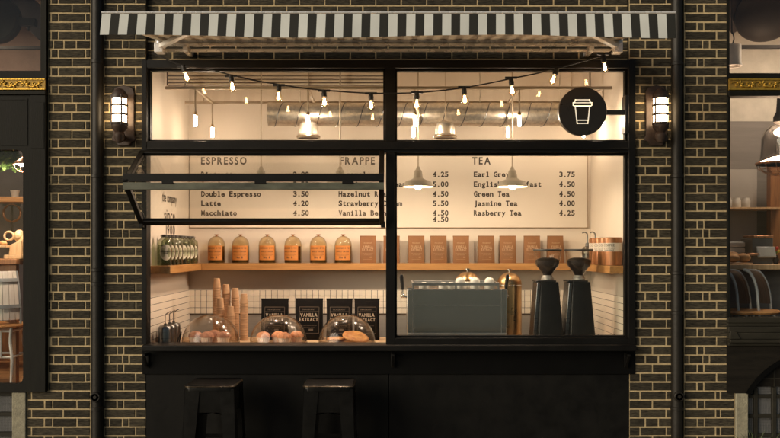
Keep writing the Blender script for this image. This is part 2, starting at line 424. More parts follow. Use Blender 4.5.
# ================================================================= brickwork (every brick is a bevelled block standing proud of the mortar)
CH = .075; ZL0 = 1.133
def bricks(mb, xa, y, z0, z1, rows, order, seed, joint=.0122, extent=None, mi=0):
    rr = random.Random(seed)
    k0 = math.floor((z0 - ZL0) / CH)
    kk = k0
    while ZL0 + kk * CH < z1 - .01:
        za = max(z0, ZL0 + kk * CH); zb = min(z1, ZL0 + (kk + 1) * CH)
        if zb - za > .03:
            row = rows[order(kk, rr)]
            for a, b in row:
                x0 = xa + a / S + .0016 + rr.uniform(-.0015, .0015); x1 = xa + b / S - .0016 + rr.uniform(-.0015, .0015)
                if extent:
                    x0, x1 = max(x0, extent[0]), min(x1, extent[1])
                    if x1 - x0 < .012: continue
                zz0 = za + joint / 2 + rr.uniform(-.0014, .0014); zz1 = zb - joint / 2 + rr.uniform(-.0014, .0014)
                p = rr.uniform(-.0006, .0016); e = .003
                t = [rr.uniform(-.0007, .0007) for _ in range(4)]
                vs = [(x0, y + .006, zz0), (x1, y + .006, zz0), (x1, y + .006, zz1), (x0, y + .006, zz1),
                      (x0, y + .002 - p, zz0), (x1, y + .002 - p, zz0), (x1, y + .002 - p, zz1), (x0, y + .002 - p, zz1),
                      (x0 + e, y - .001 - p + t[0], zz0 + e), (x1 - e, y - .001 - p + t[1], zz0 + e), (x1 - e, y - .001 - p + t[2], zz1 - e), (x0 + e, y - .001 - p + t[3], zz1 - e)]
                fs = [(8, 9, 10, 11)]
                for q in range(4):
                    w = (q + 1) % 4
                    fs += [(q, w, w + 4, q + 4), (q + 4, w + 4, w + 8, q + 8)]
                mb.add(vs, fs, mi)
        kk += 1
def pier(name, label, pxa, pxb, rows, seed, z0=0.0, z1=4.7, low=None, depth=.34):
    """low = (px from, px to, top z, rows): the wider foot of the pier"""
    mb = MB(); xa, xb = X(pxa), X(pxb)
    ex = xb - .0
    order = lambda kk, rr: (2 if (kk % 7 == 3 and len(rows) > 2) else kk % 2)
    zb = z0
    if low:
        la, lb, zt, lrows = low
        mb.box(X(la), X(lb), .0125, depth, z0, zt, 0); mb.box(X(la) + .001, X(lb) - .001, .0030, .012, z0, zt, 1)
        bricks(mb, X(la), 0, z0, zt, lrows, lambda kk, rr: kk % 2, seed + 5, extent=(X(la), X(lb)))
        zb = zt
    mb.box(xa, xb, .0125, depth, zb, z1, 0); mb.box(xa + .001, xb - .001, .0030, .012, zb, z1, 1)
    bricks(mb, xa, 0, zb, z1, rows, order, seed, extent=(xa, xb))
    o = mb.build(name, ['brick', 'mortar'], flat=True)
    return tag(o, label, 'brick wall')
ZFOOT = ZL0 - 9 * CH + .0 if False else 1.133 - 7 * CH
pier('brick_pier', 'dark brick pier between the left neighbour shopfront and the left drainpipe', 48, 90.5,
     [[(.4, 2.4), (3.4, 9.6), (10.7, 36.6), (37.7, 42)], [(.4, 23.2), (24.3, 42)], [(.4, 4.6), (5.7, 15.2), (16.3, 27.6), (28.7, 42)]], 1,
     low=(26.8, 90.5, ZFOOT, [[(.4, 4), (5, 35.5), (36.6, 63)], [(.4, 17), (18, 25.2), (26.2, 49.4), (50.5, 63)]]))
pier('brick_pier', 'dark brick pier carrying the left wall lantern, beside the shop window', 103.6, 145.6,
     [[(.8, 31.4), (32.4, 42)], [(.4, 12.9), (13.9, 19.4), (20.4, 42)], [(.4, 5.2), (6.2, 18.2), (19.2, 24.8), (25.8, 42)]], 2, depth=.084)
pier('brick_pier', 'dark brick pier carrying the right wall lantern, beside the shop window', 629.3, 671.4,
     [[(0.2, 10.2), (11.2, 36.4), (37.4, 42)], [(.2, 22.6), (23.6, 42)], [(.2, 15.5), (16.5, 28.5), (29.5, 42)]], 3, depth=.084)
pier('brick_pier', 'dark brick pier between the right drainpipe and the right neighbour shopfront', 684.0, 727,
     [[(1, 32), (33, 43)], [(.4, 12.6), (13.7, 19.3), (20.3, 43)], [(.4, 4.6), (5.6, 18.2), (19.2, 25), (26, 43)]], 4,
     low=(684.0, 735, ZFOOT, [[(.4, 31), (32, 36), (37, 50.6)], [(.4, 12.6), (13.7, 20), (21, 50.6)]]))
# recessed slot behind each drainpipe
for a, b, s in ((90.5, 103.6, 'left'), (671.4, 684.0, 'right')):
    o = MB().box(X(a) + .002, X(b) - .002, .12, .34, 0, 4.7).build('wall_recess', 'brick', flat=True)
    tag(o, 'narrow dark brick recess behind the %s drainpipe' % s, 'brick wall')
# brickwork over the window
mb = MB(); ya = .05
xa, xb = X(145.6), X(629.3); z0, z1 = Z(61), 4.7
mb.box(xa + .002, xb - .002, ya + .0125, .34, z0, z1, 0); mb.box(xa + .003, xb - .003, ya + .0030, ya + .012, z0, z1, 1)
rowsb = []
for ph in (0, 12.6, 6.0):
    r = []; p = -25.6 + ph
    while p < 490:
        w = 24.6
        r.append((p, p + w)); p += 25.6
    rowsb.append(r)
bricks(mb, xa, ya, z0, z1, rowsb, lambda kk, rr: kk % 2 if rr.random() > .15 else 2, 9, extent=(xa + .003, xb - .003))
tag(mb.build('brick_lintel_wall', ['brick', 'mortar'], flat=True), 'dark brick wall above the shop window, behind the striped awning', 'brick wall')

# ================================================================= drainpipes
def drainpipe(px, side, joints, rose):
    x = X(px, -.03); r = .047; y = -.012
    t = thing('drainpipe', 'dark iron drainpipe between the two brick piers on the %s' % side, 'drainpipe', (x, y, 0))
    mb = MB(); mb.cyl((x, y, .02), (x, y, 4.7), r, n=24); mb.build('pipe', 'pipe', t)
    for j in joints:
        z = Z(j, -.05)
        MB().lathe([(r + .001, -.016), (r + .006, -.012), (r + .006, .012), (r + .001, .016)], (x, y, z), 24).build('collar', 'pipe', t)
    z = Z(rose, -.06); mb = MB()
    mb.rings([((x, y - r + .006, z), .043), ((x, y - r - .014, z), .043), ((x, y - r - .02, z), .037), ((x, y - r - .02, z), .030), ((x, y - r - .014, z), .027), ((x, y - r - .014, z), .018), ((x, y - r - .022, z), .014)], 24)
    mb.build('rosette', 'pipe', t)
drainpipe(96.8, 'left', (61, 176, 270, 284, 409), 397)
drainpipe(677.6, 'right', (63, 176, 273, 313, 409), 396.5)

# ================================================================= the coffee shop front
FX0, FX1 = X(142.4), X(635.2)
shop = thing('shop_front', 'black framed coffee shop front with a wide lit serving window', 'shop front', (0, 0, 0))
F0, F1 = -.03, .09
mb = MB()
# outer frame: stiles, head, mullions, transom, bottom rail
zt, zh, ztr1, ztr0, zs = Z(60.5), Z(68.5), Z(141.5), Z(153), Z(344)
mb.box(X(142.6), X(147.6), F0, F1, zs, zt); mb.box(X(627.8), X(634.6), F0, F1, zs, zt)
mb.box(X(147.6), X(627.8), F0 + .002, F1, zh, zt)
mb.box(X(147.6), X(627.8), F0 + .003, F1 - .002, ztr0, ztr1)
mb.box(X(385.2), X(395.2), F0 + .001, F1 - .001, ztr1, zh)
mb.box(X(386), X(395), F0 + .001, F1 - .001, zs, ztr0)
mb.box(X(395), X(627.8), F0 + .004, F1 - .003, zs, Z(337.8))
mb.build('window_frame', 'black_metal', shop, bevel=.003)
# thin inner beads of the glazed lights
mb = MB()
for (a, b, t_, b_) in ((147.6, 385.2, 68.5, 141.5), (395.2, 627.8, 68.5, 141.5), (395, 627.8, 153, 337.8)):
    w = L(2.0); x0, x1, z0, z1 = X(a), X(b), Z(b_), Z(t_)
    for y0, y1 in ((.022, .05), (.066, .084)):
        mb.box(x0, x0 + w, y0, y1, z0, z1); mb.box(x1 - w, x1, y0, y1, z0, z1)
        mb.box(x0 + w, x1 - w, y0 + .001, y1, z0, z0 + w); mb.box(x0 + w, x1 - w, y0 + .001, y1, z1 - w, z1)
mb.build('glazing_bead', 'black_metal', shop, bevel=.002)
for (a, b, t_, b_) in ((148, 385, 69, 141), (395.6, 627.5, 69, 141), (395.4, 627.5, 153.4, 337.4)):
    MB().box(X(a), X(b), .054, .062, Z(b_), Z(t_)).build('window_glass', 'pane', shop)
# transom ledge lines, sill, board coloured as its shadow, lower panels, brackets
MB().box(X(147.8), X(627.6), F0 - .012, F0 + .001, Z(150.2), Z(148.4)).build('transom_drip', 'black_metal', shop, bevel=.002)
ys = -.14
mb = MB(); mb.box(X(141.6, ys), X(636.6, ys), ys, .10, Z(351.3, ys), Z(345.6, ys)); mb.build('sill', 'black_metal', shop, bevel=.004)
MB().box(X(142.6), X(634.6), -.012, .08, Z(374), zs - .05).build('sill_shadow_board', 'apron', shop, bevel=.002)  # shadow under the sill, made as a darker board
for a, b in ((142.6, 388.7), (389.3, 634.6)):
    MB().box(X(a), X(b), .004, .08, .02, Z(374.2)).build('lower_panel', 'panel_black', shop, bevel=.003)
for px in (147.5, 393, 625.5):
    x = X(px); mb = MB()
    mb.box(x - .016, x + .016, -.03, -.013, Z(367), Z(352)); mb.box(x - .012, x + .012, -.11, -.03, Z(355), Z(352.6)); mb.beam((x, -.03, Z(366)), (x, -.10, Z(354)), .02, .014)
    mb.build('sill_bracket', 'black_metal', shop, bevel=.002)
# the bifold flap of the serving hatch, swung out and folded
flap = MB()
h0 = Vector((0, -.035, Z(152.5))); kn = Vector((0, -.49, Z(181.6, -.49))); lo = Vector((0, -.05, Z(224, -.05)))
xl, xr = X(145), X(384.5)
xl2, xr2 = X(125.5, -.49), X(386.5, -.49)
def leaf(root, a, b, nm, top_mat, w=.042, th=.034, wb=.058):
    d = (b - a).normalized(); nrm = Vector((0, -d.z, d.y)) if True else None
    if nrm.y > 0: nrm = -nrm
    def pt(x, s): return Vector((x, 0, 0)) + a + d * s
    ln = (b - a).length
    m = MB()
    for x in (xl + w / 2 - .03, xr - w / 2):
        m.beam(pt(x, 0), pt(x, ln), w, th, up=nrm)
    m.beam(pt(xl + w - .03, ln - wb / 2), pt(xr - w, ln - wb / 2), th, wb, up=d) if nm == 'lower_leaf' else m.beam(pt(xl + w - .03, w / 2), pt(xr - w, w / 2), th, w, up=d)
    p = m.build(nm, 'sash_metal', root, bevel=.003)
    return p, pt, ln, nrm, d
up_, pt, ln, nrm, d = leaf(shop, h0, kn, 'upper_leaf', None)
m = MB(); m.box(xl - .03, xr, kn.y - .004, kn.y + .032, kn.z + .001, Z(173.5, kn.y)); m.build('bottom_rail', 'sash_metal', up_, bevel=.003)
m = MB(); m.beam(pt((xl + xr) / 2, .04), pt((xl + xr) / 2, ln - .045), xr - xl - .07, .006, up=nrm); m.build('leaf_glass', 'leaf_pane', up_)
lw_, pt, ln, nrm, d = leaf(shop, kn + Vector((0, .01, -.008)), lo, 'lower_leaf', None)
m = MB(); m.box(xl - .03, xr, kn.y + .0, kn.y + .036, kn.z - .062, kn.z - .006); m.build('meeting_rail', 'sash_green', lw_, bevel=.003)
m = MB(); m.beam(pt((xl + xr) / 2, .06), pt((xl + xr) / 2, ln - .045), xr - xl - .07, .006, up=nrm); m.build('leaf_glass', 'leaf_pane', lw_)
for hx in (.16, .52, .86):
    x = xl + (xr - xl) * hx
    MB().box(x - .045, x + .045, kn.y - .008, kn.y + .004, kn.z - .018, kn.z + .004).build('hinge', 'black_metal', lw_, bevel=.002)
for x in (xl - .012, xr - .012):
    m = MB(); m.box(x - .018, x + .018, lo.y - .03, lo.y + .03, lo.z - .03, lo.z + .02); m.build('end_block', 'black_metal', lw_, bevel=.003)

# ================================================================= awning
YA = -1.28
aw = thing('awning', 'black and white striped awning over the shop window', 'awning', (0, -.05, 3.4))
ax0, ax1 = X(102.6, YA), X(674.6, YA); zt = Z(12.6, YA); zb = Z(36.8, YA)
nst = 64; sw = (ax1 - ax0) / nst
def wav(x):  # soft sag of the loose valance hem
    return -.0125 * math.sin((x / .8143 * 120 + 390 - 230) / 340 * 2 * PI) + .0015 * math.sin(x * 9 + 1.3)
def billow(x, t): return t * (.010 * math.sin(x * 3.3) + .006 * math.sin(x * 9.1 + 2)) - t * .006
mb = MB()
for i in range(nst):
    sub = 2
    for j in range(sub):
        xa = ax0 + sw * (i + j / sub); xb = ax0 + sw * (i + (j + 1) / sub)
        for q in range(5):
            t0, t1 = q / 5, (q + 1) / 5
            def P(x, t, o):
                sl = -.012 * t * (1 - (x - ax0) / (ax1 - ax0)) + .006 * t * ((x - ax0) / (ax1 - ax0))
                return (x + sl, YA - .012 + billow(x, t) + o, zt - .012 + (zb + wav(x) - zt + .012) * t)
            vs = [P(xa, t0, 0), P(xb, t0, 0), P(xb, t1, 0), P(xa, t1, 0), P(xa, t0, .002), P(xb, t0, .002), P(xb, t1, .002), P(xa, t1, .002)]
            fs = [(0, 1, 2, 3), (7, 6, 5, 4)]
            if q == 4: fs.append((3, 2, 6, 7))
            mb.add(vs, fs, i % 2)
val = mb.build('valance', ['cloth_white', 'cloth_black'], aw, sharp=70)
zr = Z(44, -.12) + .035
mb = MB()
for i in range(nst):
    xa, xb = ax0 + sw * i, ax0 + sw * (i + 1)
    n = 8
    for q in range(n):
        def C(t, o): return YA + (-.10 - YA) * t, zt + (zr - zt) * t - .05 * math.sin(PI * t) * .5 + o
        y0, z0 = C(q / n, 0); y1, z1 = C((q + 1) / n, 0)
        e = lambda x, t: x * (1 - .03 * t)
        mb.add([(e(xa, q / n), y0, z0), (e(xb, q / n), y0, z0), (e(xb, (q + 1) / n), y1, z1), (e(xa, (q + 1) / n), y1, z1),
                (e(xa, q / n), y0, z0 + .003), (e(xb, q / n), y0, z0 + .003), (e(xb, (q + 1) / n), y1, z1 + .003), (e(xa, (q + 1) / n), y1, z1 + .003)],
               [(4, 5, 6, 7)], i % 2)
        mb.add([tuple(v) for v in mb.v[-8:-4]], [(3, 2, 1, 0)], 2)
mb.build('canopy', ['canvas_top', 'cloth_black', 'cloth_under'], aw, sharp=70)
mb = MB(); mb.cyl((ax0 - .006, YA, zt), (ax1 + .006, YA, zt), .008, n=12)
fb = mb.build('front_bar', 'alu', aw)
mb = MB(); cx0, cx1 = X(156.5, -.12), X(622, -.12)
mb.cyl((cx0, -.12, Z(40.8, -.12)), (cx1, -.12, Z(40.8, -.12)), .030, n=20)
mb.build('roller', 'alu', aw)
mb = MB(); mb.box(cx0 + .01, cx1 - .01, -.16, -.13, Z(46.2, -.15), Z(43.6, -.15)); mb.build('cassette_rail', 'alu', aw, bevel=.003)
mb = MB(); mb.box(cx0 + .05, cx1 - .05, -.095, -.065, Z(51.2, -.1), Z(48.4, -.1)); mb.build('torsion_bar', 'alu', aw, bevel=.003)
for px in (187, 590):
    x = X(px, -.1); MB().box(x - .02, x + .02, -.165, .052, Z(53, -.1), Z(46.6, -.1)).build('wall_bracket', 'alu', aw, bevel=.004)
for sgn, px in ((1, 160), (-1, 617)):
    xs = X(px, -.14); xe = xs + sgn * .40; zs_ = Z(47.3, -.14)
    mb = MB(); mb.beam((xs, -.15, zs_), (xe, -.62, zs_ + .03), .046, .034); mb.beam((xe, -.62, zs_ + .015), (xs - sgn * .02, YA + .02, zt - .02), .036, .026)
    mb.cyl((xe, -.62, zs_ - .002), (xe, -.62, zs_ + .05), .034, n=16)
    arm = mb.build('folding_arm', 'arm_white', aw, bevel=.004)
    mb = MB(); mb.box(xs - .035, xs + .035, -.19, -.095, zs_ - .05, zs_ + .03); mb.cyl((xs, -.15, zs_ - .055), (xs, -.15, zs_ + .045), .03, n=16)
    mb.build('shoulder_bracket', 'alu', arm, bevel=.004)

# ================================================================= string of lamps under the awning
YS = -.26
sl = thing('string_lights', 'string of ten glowing bulbs sagging across the window top', 'string lights', (0, YS, 2.9))
cp = [(152, 53), (165, 58.5), (183, 65.6), (207, 69), (231, 75), (255, 80.5), (279, 84.5), (302, 88), (324, 90.2), (348, 92), (371, 93.2), (394, 93.3), (417, 92.6), (441, 90.5), (464, 87.6), (488, 83.4), (511, 78.6), (534, 74), (557, 68.4), (580, 62), (603, 55.4), (612, 51)]
pts = [Vector((X(a, YS), YS, Z(b, YS))) for a, b in cp]
def smooth(p, n=4):
    out = []
    for i in range(len(p) - 1):
        p0, p1, p2, p3 = p[max(i - 1, 0)], p[i], p[i + 1], p[min(i + 2, len(p) - 1)]
        for j in range(n):
            t = j / n
            out.append(.5 * ((2 * p1) + (p2 - p0) * t + (2 * p0 - 5 * p1 + 4 * p2 - p3) * t * t + (3 * p1 - p0 - 3 * p2 + p3) * t ** 3))
    return out + [p[-1]]
MB().tube(smooth(pts), .0055, 8).build('cable', 'rubber', sl)
bp = [(183, 65.6, .3), (231, 75, .12), (279, 84.5, -.05), (324, 90.2, .04), (371, 93.2, 0), (417, 92.6, -.04), (464, 87.6, .06), (511, 78.6, .1), (557, 68.4, -.35), (603, 55.4, .15)]
for a, b, tl in bp:
    c = Vector((X(a, YS), YS, Z(b, YS)))
    ax = Vector((math.sin(tl), rnd.uniform(-.08, .08), -math.cos(tl))).normalized()
    mb = MB(); sl_ = .45 * ((a - 394) / 394)
    mb.beam(c + Vector((-.048, 0, -.048 * -sl_)), c + Vector((.048, 0, .048 * -sl_ * -1)), .02, .016)
    mb.rings([(c + ax * .0, .019), (c + ax * .022, .019), (c + ax * .026, .022), (c + ax * .058, .020)], 14)
    so = mb.build('lamp_socket', 'rubber', sl)
    prof = [(.056, .013), (.064, .015), (.078, .021), (.096, .0285), (.112, .030), (.126, .026), (.136, .017), (.141, .004)]
    MB().rings([(c + ax * s_, r_) for s_, r_ in prof], 18).build('bulb', 'bulb_glass', so)
    mb = MB()
    for q in range(5):
        t = 2 * PI * q / 5; e = ax.orthogonal().normalized(); f = ax.cross(e)
        o_ = (e * math.cos(t) + f * math.sin(t))
        mb.tube([c + ax * .068 + o_ * .004, c + ax * .116 + o_ * .011], .0036, 6)
    mb.build('filament', 'filament', so)

# ================================================================= round projecting sign
yd = -.11
sg = thing('round_sign', 'round black sign with a white takeaway cup outline', 'sign', (X(582, yd), yd, Z(112, yd)))
cx, cz, rd = X(582, yd), Z(111.8, yd), L(24.1, yd)
mb = MB(); mb.rings([((cx, yd + .03, cz), rd - .004), ((cx, yd + .026, cz), rd), ((cx, yd - .026, cz), rd), ((cx, yd - .03, cz), rd - .004)], 72)
mb.build('disc', 'sign_black', sg)
def SP(px, py): return (X(px, yd - .035), Z(py, yd - .035))
mb = MB()
def stroke(pl, w=.0072, closed=True):
    n = len(pl)
    for i in range(n if closed else n - 1):
        a, b = SP(*pl[i]), SP(*pl[(i + 1) % n])
        d_ = Vector((b[0] - a[0], 0, b[1] - a[1])).normalized() * w * .45
        mb.beam(Vector((a[0], yd - .034, a[1])) - d_, Vector((b[0], yd - .034, b[1])) + d_, w, .008, up=(0, 1, 0))
stroke([(575.2, 106), (577.2, 123.4), (587.8, 123.4), (589.8, 106)])
stroke([(573.2, 102.7), (573.2, 105.2), (574.2, 106), (590.8, 106), (591.8, 105.2), (591.8, 102.7)])
stroke([(574.6, 102.6), (575.4, 99.8), (589.6, 99.8), (590.4, 102.6)], closed=False)
stroke([(576.9, 120.2), (588.1, 120.2)], closed=False)
mb.build('cup_outline', 'sign_white', sg)
mb = MB(); mb.box(cx + rd - .01, X(625.5, yd), yd - .018, yd + .018, Z(115, yd), Z(110.4, yd)); mb.build('arm', 'sign_black', sg, bevel=.002)
mb = MB(); mb.box(X(624.6, yd), X(628.4, yd), yd - .02, -.031, Z(133, yd), Z(95.5, yd)); mb.build('mounting_plate', 'sign_black', sg, bevel=.003)

# ================================================================= wall lanterns
def lantern(px):
    x = X(px); t = thing('wall_lantern', None, 'wall lamp', (x, 0, Z(116)))
    zc = lambda py: Z(py)
    hw = L(10.6)
    out = [(-hw, zc(136)), (-hw, zc(92)), (-hw * .82, zc(88)), (-hw * .5, zc(86.6)), (0, zc(85.4)), (hw * .5, zc(86.6)), (hw * .82, zc(88)), (hw, zc(92)), (hw, zc(136)), (hw * 1.12, zc(138)), (hw * 1.1, zc(141)), (hw * .75, zc(142)), (hw * .55, zc(146)), (-hw * .55, zc(146)), (-hw * .75, zc(142)), (-hw * 1.1, zc(141)), (-hw * 1.12, zc(138))]
    mb = MB(); mb.prism([(x + a, b) for a, b in out], -.018, .0); mb.build('backplate', 'lantern_iron', t, bevel=.006)
    yl = -.125; r = L(6.9)
    z0, z1 = zc(126.4), zc(99.2)
    MB().lathe([(.002, z0), (r, z0), (r, z1), (.002, z1)], (x, yl, 0), 28).build('glass_cylinder', 'opal', t)
    mb = MB(); mb.lathe([(r * 1.12, z1 - .012), (r * 1.14, z1 + .004), (r * 1.02, z1 + .022), (r * .78, z1 + .046), (r * .42, z1 + .062), (.003, z1 + .068)], (x, yl, 0), 28)
    mb.cyl((x, yl + .02, z1 + .03), (x, -.015, z1 + .03), .02, n=12); mb.build('top_cap', 'lantern_iron', t)
    mb = MB()
    for zz in (z0 + (z1 - z0) * .345, z0 + (z1 - z0) * .67, z0 + .006, z1 - .01):
        n = 28; rr = r * 1.1
        mb.lathe([(rr - .004, zz - .008), (rr + .004, zz - .008), (rr + .004, zz + .008), (rr - .004, zz + .008), (rr - .004, zz - .008)], (x, yl, 0), 28)
    for q in range(4):
        a = R(-58 + 90 * q); xx, yy = x + math.cos(a) * r * 1.11, yl + math.sin(a) * r * 1.11
        mb.cyl((xx, yy, z0 - .01), (xx, yy, z1 + .01), .0075, n=8)
    mb.build('cage', 'lantern_iron', t)
    mb = MB(); mb.lathe([(.006, z0 - .155), (.026, z0 - .148), (.040, z0 - .12), (.046, z0 - .085), (.034, z0 - .068), (r * .8, z0 - .05), (r * 1.1, z0 - .03), (r * 1.14, z0 - .006), (r * .6, z0 - .002)], (x, yl, 0), 28)
    mb.cyl((x, yl, z0 - .10), (x, -.012, z0 - .10), .024, n=14)
    mb.build('base_cup', 'lantern_iron', t)
    return t
l1 = lantern(124.2); l1['label'] = 'caged bulkhead lantern glowing on the brick pier left of the window'; l1['group'] = 'wall lanterns'
l2 = dup(l1, (X(655.8), 0, Z(116)), 'caged bulkhead lantern glowing on the brick pier right of the window', 'wall lanterns')

# ================================================================= bar stools
def stool(px, yc):
    xc = X(px, yc); t = thing('bar_stool', None, 'stool', (xc, yc, 0), 'bar stools below the serving hatch')
    zt = .752; h = .192
    mb = MB(); ol = rrect(-h, h, -h, h, .045, 6)
    n = len(ol)
    lv = [(1, zt - .045), (1.0, zt - .012), (.985, zt - .003), (.95, zt), (.90, zt - .004), (.5, zt - .006)]
    vs = [(xc + a * s_, yc + b * s_, z_) for s_, z_ in lv for a, b in ol]; fs = []
    for i in range(len(lv) - 1):
        for j in range(n): fs.append((i * n + j, i * n + (j + 1) % n, (i + 1) * n + (j + 1) % n, (i + 1) * n + j))
    fs.append(tuple((len(lv) - 1) * n + j for j in range(n))); mb.add(vs, fs)
    seat = mb.build('seat', 'stool_black', t, sharp=50)
    mb = MB(); mb.tube([(xc + a * 1.0, yc + b * 1.0, zt - .014) for a, b in ol] + [(xc + ol[0][0], yc + ol[0][1], zt - .014)], .0065, 8); mb.build('seat_rim', 'stool_rim', seat)
    sp = .022
    for sx in (-1, 1):
        for sy in (-1, 1):
            mb = MB(); zt2 = zt - .03
            tx, ty = xc + sx * h * .985, yc + sy * h * .985; bx, by = xc + sx * (h + sp), yc + sy * (h + sp)
            tw, bw = .115, .075
            # angle-section leg: one sheet facing out in x, one in y
            th = .004
            for ax in (0, 1):
                if ax == 0: A = [(tx - sx * tw, ty), (tx, ty), (bx, by), (bx - sx * bw, by)]; off = (0, -sy * th)
                else: A = [(tx, ty - sy * tw), (tx, ty), (bx, by), (bx, by - sy * bw)]; off = (-sx * th, 0)
                zz = [zt2, zt2, 0, 0]
                vs = [(a, b, c) for (a, b), c in zip(A, zz)] + [(a + off[0], b + off[1], c) for (a, b), c in zip(A, zz)]
                mb.add(vs, [(0, 1, 2, 3), (7, 6, 5, 4), (0, 4, 5, 1), (1, 5, 6, 2), (2, 6, 7, 3), (3, 7, 4, 0)])
            lg = mb.build('leg', 'stool_black', t)
            MB().box(bx - sx * .05, bx + sx * .004, by - sy * .05, by + sy * .004, .0, .03).build('foot_cap', 'rubber', lg, bevel=.004)
    for s_ in (-1, 1):
        a = h - .095
        MB().box(xc - a, xc + a, yc + s_ * (h - .012) - .002, yc + s_ * (h - .012) + .002, zt - .21, zt - .035).build('skirt', 'stool_black', t)
        MB().box(xc + s_ * (h - .012) - .002, xc + s_ * (h - .012) + .002, yc - a, yc + a, zt - .21, zt - .035).build('skirt', 'stool_black', t)
    zf = .28; e = h + sp * (1 - zf / .72)
    for s_ in (-1, 1):
        MB().beam((xc - e, yc + s_ * e, zf), (xc + e, yc + s_ * e, zf), .006, .03).build('foot_rail', 'stool_black', t)
        MB().beam((xc + s_ * e, yc - e, zf), (xc + s_ * e, yc + e, zf), .006, .03).build('foot_rail', 'stool_black', t)
    mb = MB(); mb.beam((xc - h * .95, yc - h * .95, zt - .24), (xc + h * .95, yc + h * .95, zt - .24), .025, .004); mb.beam((xc - h * .95, yc + h * .95, zt - .246), (xc + h * .95, yc - h * .95, zt - .246), .025, .004)
    mb.build('cross_brace', 'stool_black', t)
    return t
st = stool(214.5, -.40); st['label'] = 'black metal bar stool on the left, nearer the left pier'
dup(st, (X(330, -.40), -.40, 0), 'black metal bar stool on the right, nearer the window mullion')
# ================================================================= inside the coffee shop: the room
YB = 1.57; XW = 2.05; ZC = 3.62; ZCT = .95
def struct(o): o['kind'] = 'structure'; return o
ZSH = Z(290, YB)   # top of the tiled part
struct(MB().box(-XW - .1, XW + .1, YB, YB + .12, .05, ZC + .1).build('back_wall', 'cream_wall'))
struct(MB().box(-XW - .1, -XW, .09, YB, .05, ZC + .1).build('left_wall', 'cream_wall'))
struct(MB().box(XW, XW + .1, .09, YB, .05, ZC + .1).build('right_wall', 'cream_wall'))
struct(MB().box(-XW, XW, .10, YB, ZC, ZC + .1).build('ceiling', 'ceiling_paint'))
struct(MB().box(-XW - .05, XW + .05, .085, YB, .0, .05).build('floor', 'dark_floor'))
# tiles: back splash of square tiles, side walls of long boards
tl = thing('tiled_splashback', 'band of small cream square tiles behind the counter', 'tiles', (0, YB, 1.1))
T = .06; ztop = ZSH; zbot = Z(315.4, YB)
mb = MB(); mb.box(-XW, XW, YB - .006, YB - .0005, zbot, ztop, 1)
z = ztop; nrow = int(round((ztop - zbot) / T))
for i in range(nrow):
    n = int(2 * XW / T)
    for j in range(n):
        x0 = -XW + .002 + j * T; za, zb = ztop - (i + 1) * T, ztop - i * T
        g = .0022; d_ = .004 + rnd.uniform(-.0006, .0006)
        mb.box(x0 + g, x0 + T - g, YB - .006 - d_, YB - .006, za + g, zb - g, 0)
mb.build('tile_field', ['tile', 'grout'], tl, bevel=.0012, seg=1)
MB().box(-XW, XW, YB - .012, YB - .001, .5, zbot - .002).build('steel_panel', 'steel', tl)
for sgn, nm in ((-1, 'left'), (1, 'right')):
    mb = MB(); xw = sgn * XW
    mb.box(xw, xw - sgn * .005, .10, YB - .014, .9, ztop, 1)
    zz = ztop
    while zz > .92:
        mb.box(xw - sgn * .005, xw - sgn * (.009 + rnd.uniform(-.0005, .0005)), .10, YB - .014, zz - T + .0022, zz - .0022, 0); zz -= T
    tag(mb.build('wall_cladding', ['cladding', 'grout'], bevel=.001, seg=1), 'cream boards with thin dark joints on the %s side wall' % nm, 'cladding')

# ================================================================= menu board
mn = thing('menu_board', 'cream menu board with espresso, frappe and tea prices', 'menu', (0, YB, 2.2))
bx0, bx1, bz0, bz1 = -XW + .012, X(588, YB - .02), Z(228, YB - .02), Z(146, YB)
MB().box(bx0, bx1, YB - .018, YB - .001, bz0, bz1).build('panel', 'board', mn, bevel=.002)
yb = YB - .020
mb = MB()
for a, b, c, d_ in ((bx0, bx1, bz0, bz0 + .007), (bx1 - .007, bx1, bz0 + .007, bz1)): mb.box(a, b, yb - .003, yb + .002, c, d_)
mb.build('edge_line', 'board_line', mn)
yb = YB - .0195
def head(t, px):
    m = MB(); m.text(t, XZ(X(px, yb), yb, Z(164.2, yb)), L(6.8, yb), gap=.21, bold=.03, sx=.86); m.build('heading', 'ink', mn, flat=True)
def item(t, px, py, m):
    m.text(t, XZ(X(px, yb), yb, Z(py + 2.6, yb)), L(4.9, yb), pitch=L(4.0, yb), bold=.036, serif=True, sx=1.12)
head('ESPRESSO', 201); head('FRAPPE', 340); head('TEA', 472)
rows = [174.2, 184, 193.8, 203.2, 212.8]
cols = [(201, 293, [('Ristretto', '2.80'), ('Americano', '3.20'), ('Double Espresso', '3.50'), ('Latte', '4.20'), ('Macchiato', '4.50')]),
        (338.4, 432.6, [('Caramel', '4.25'), ('Cookies and Cream', '5.00'), ('Hazelnut Roast', '4.50'), ('Strawberry Cream', '5.50'), ('Vanilla Bean', '4.50')]),
        (473.6, 559, [('Earl Grey', '3.75'), ('English Breakfast', '4.50'), ('Green Tea', '4.50'), ('Jasmine Tea', '4.00'), ('Rasberry Tea', '4.25')])]
for p0, p1, its in cols:
    m = MB()
    for (a, b), py in zip(its, rows): item(a, p0, py, m)
    m.build('item_names', 'ink', mn, flat=True)
    m = MB()
    for (a, b), py in zip(its, rows): item(b, p1, py, m)
    if p0 == 338.4: item('4.50', p1, 219.2, m)
    m.build('prices', 'ink', mn, flat=True)
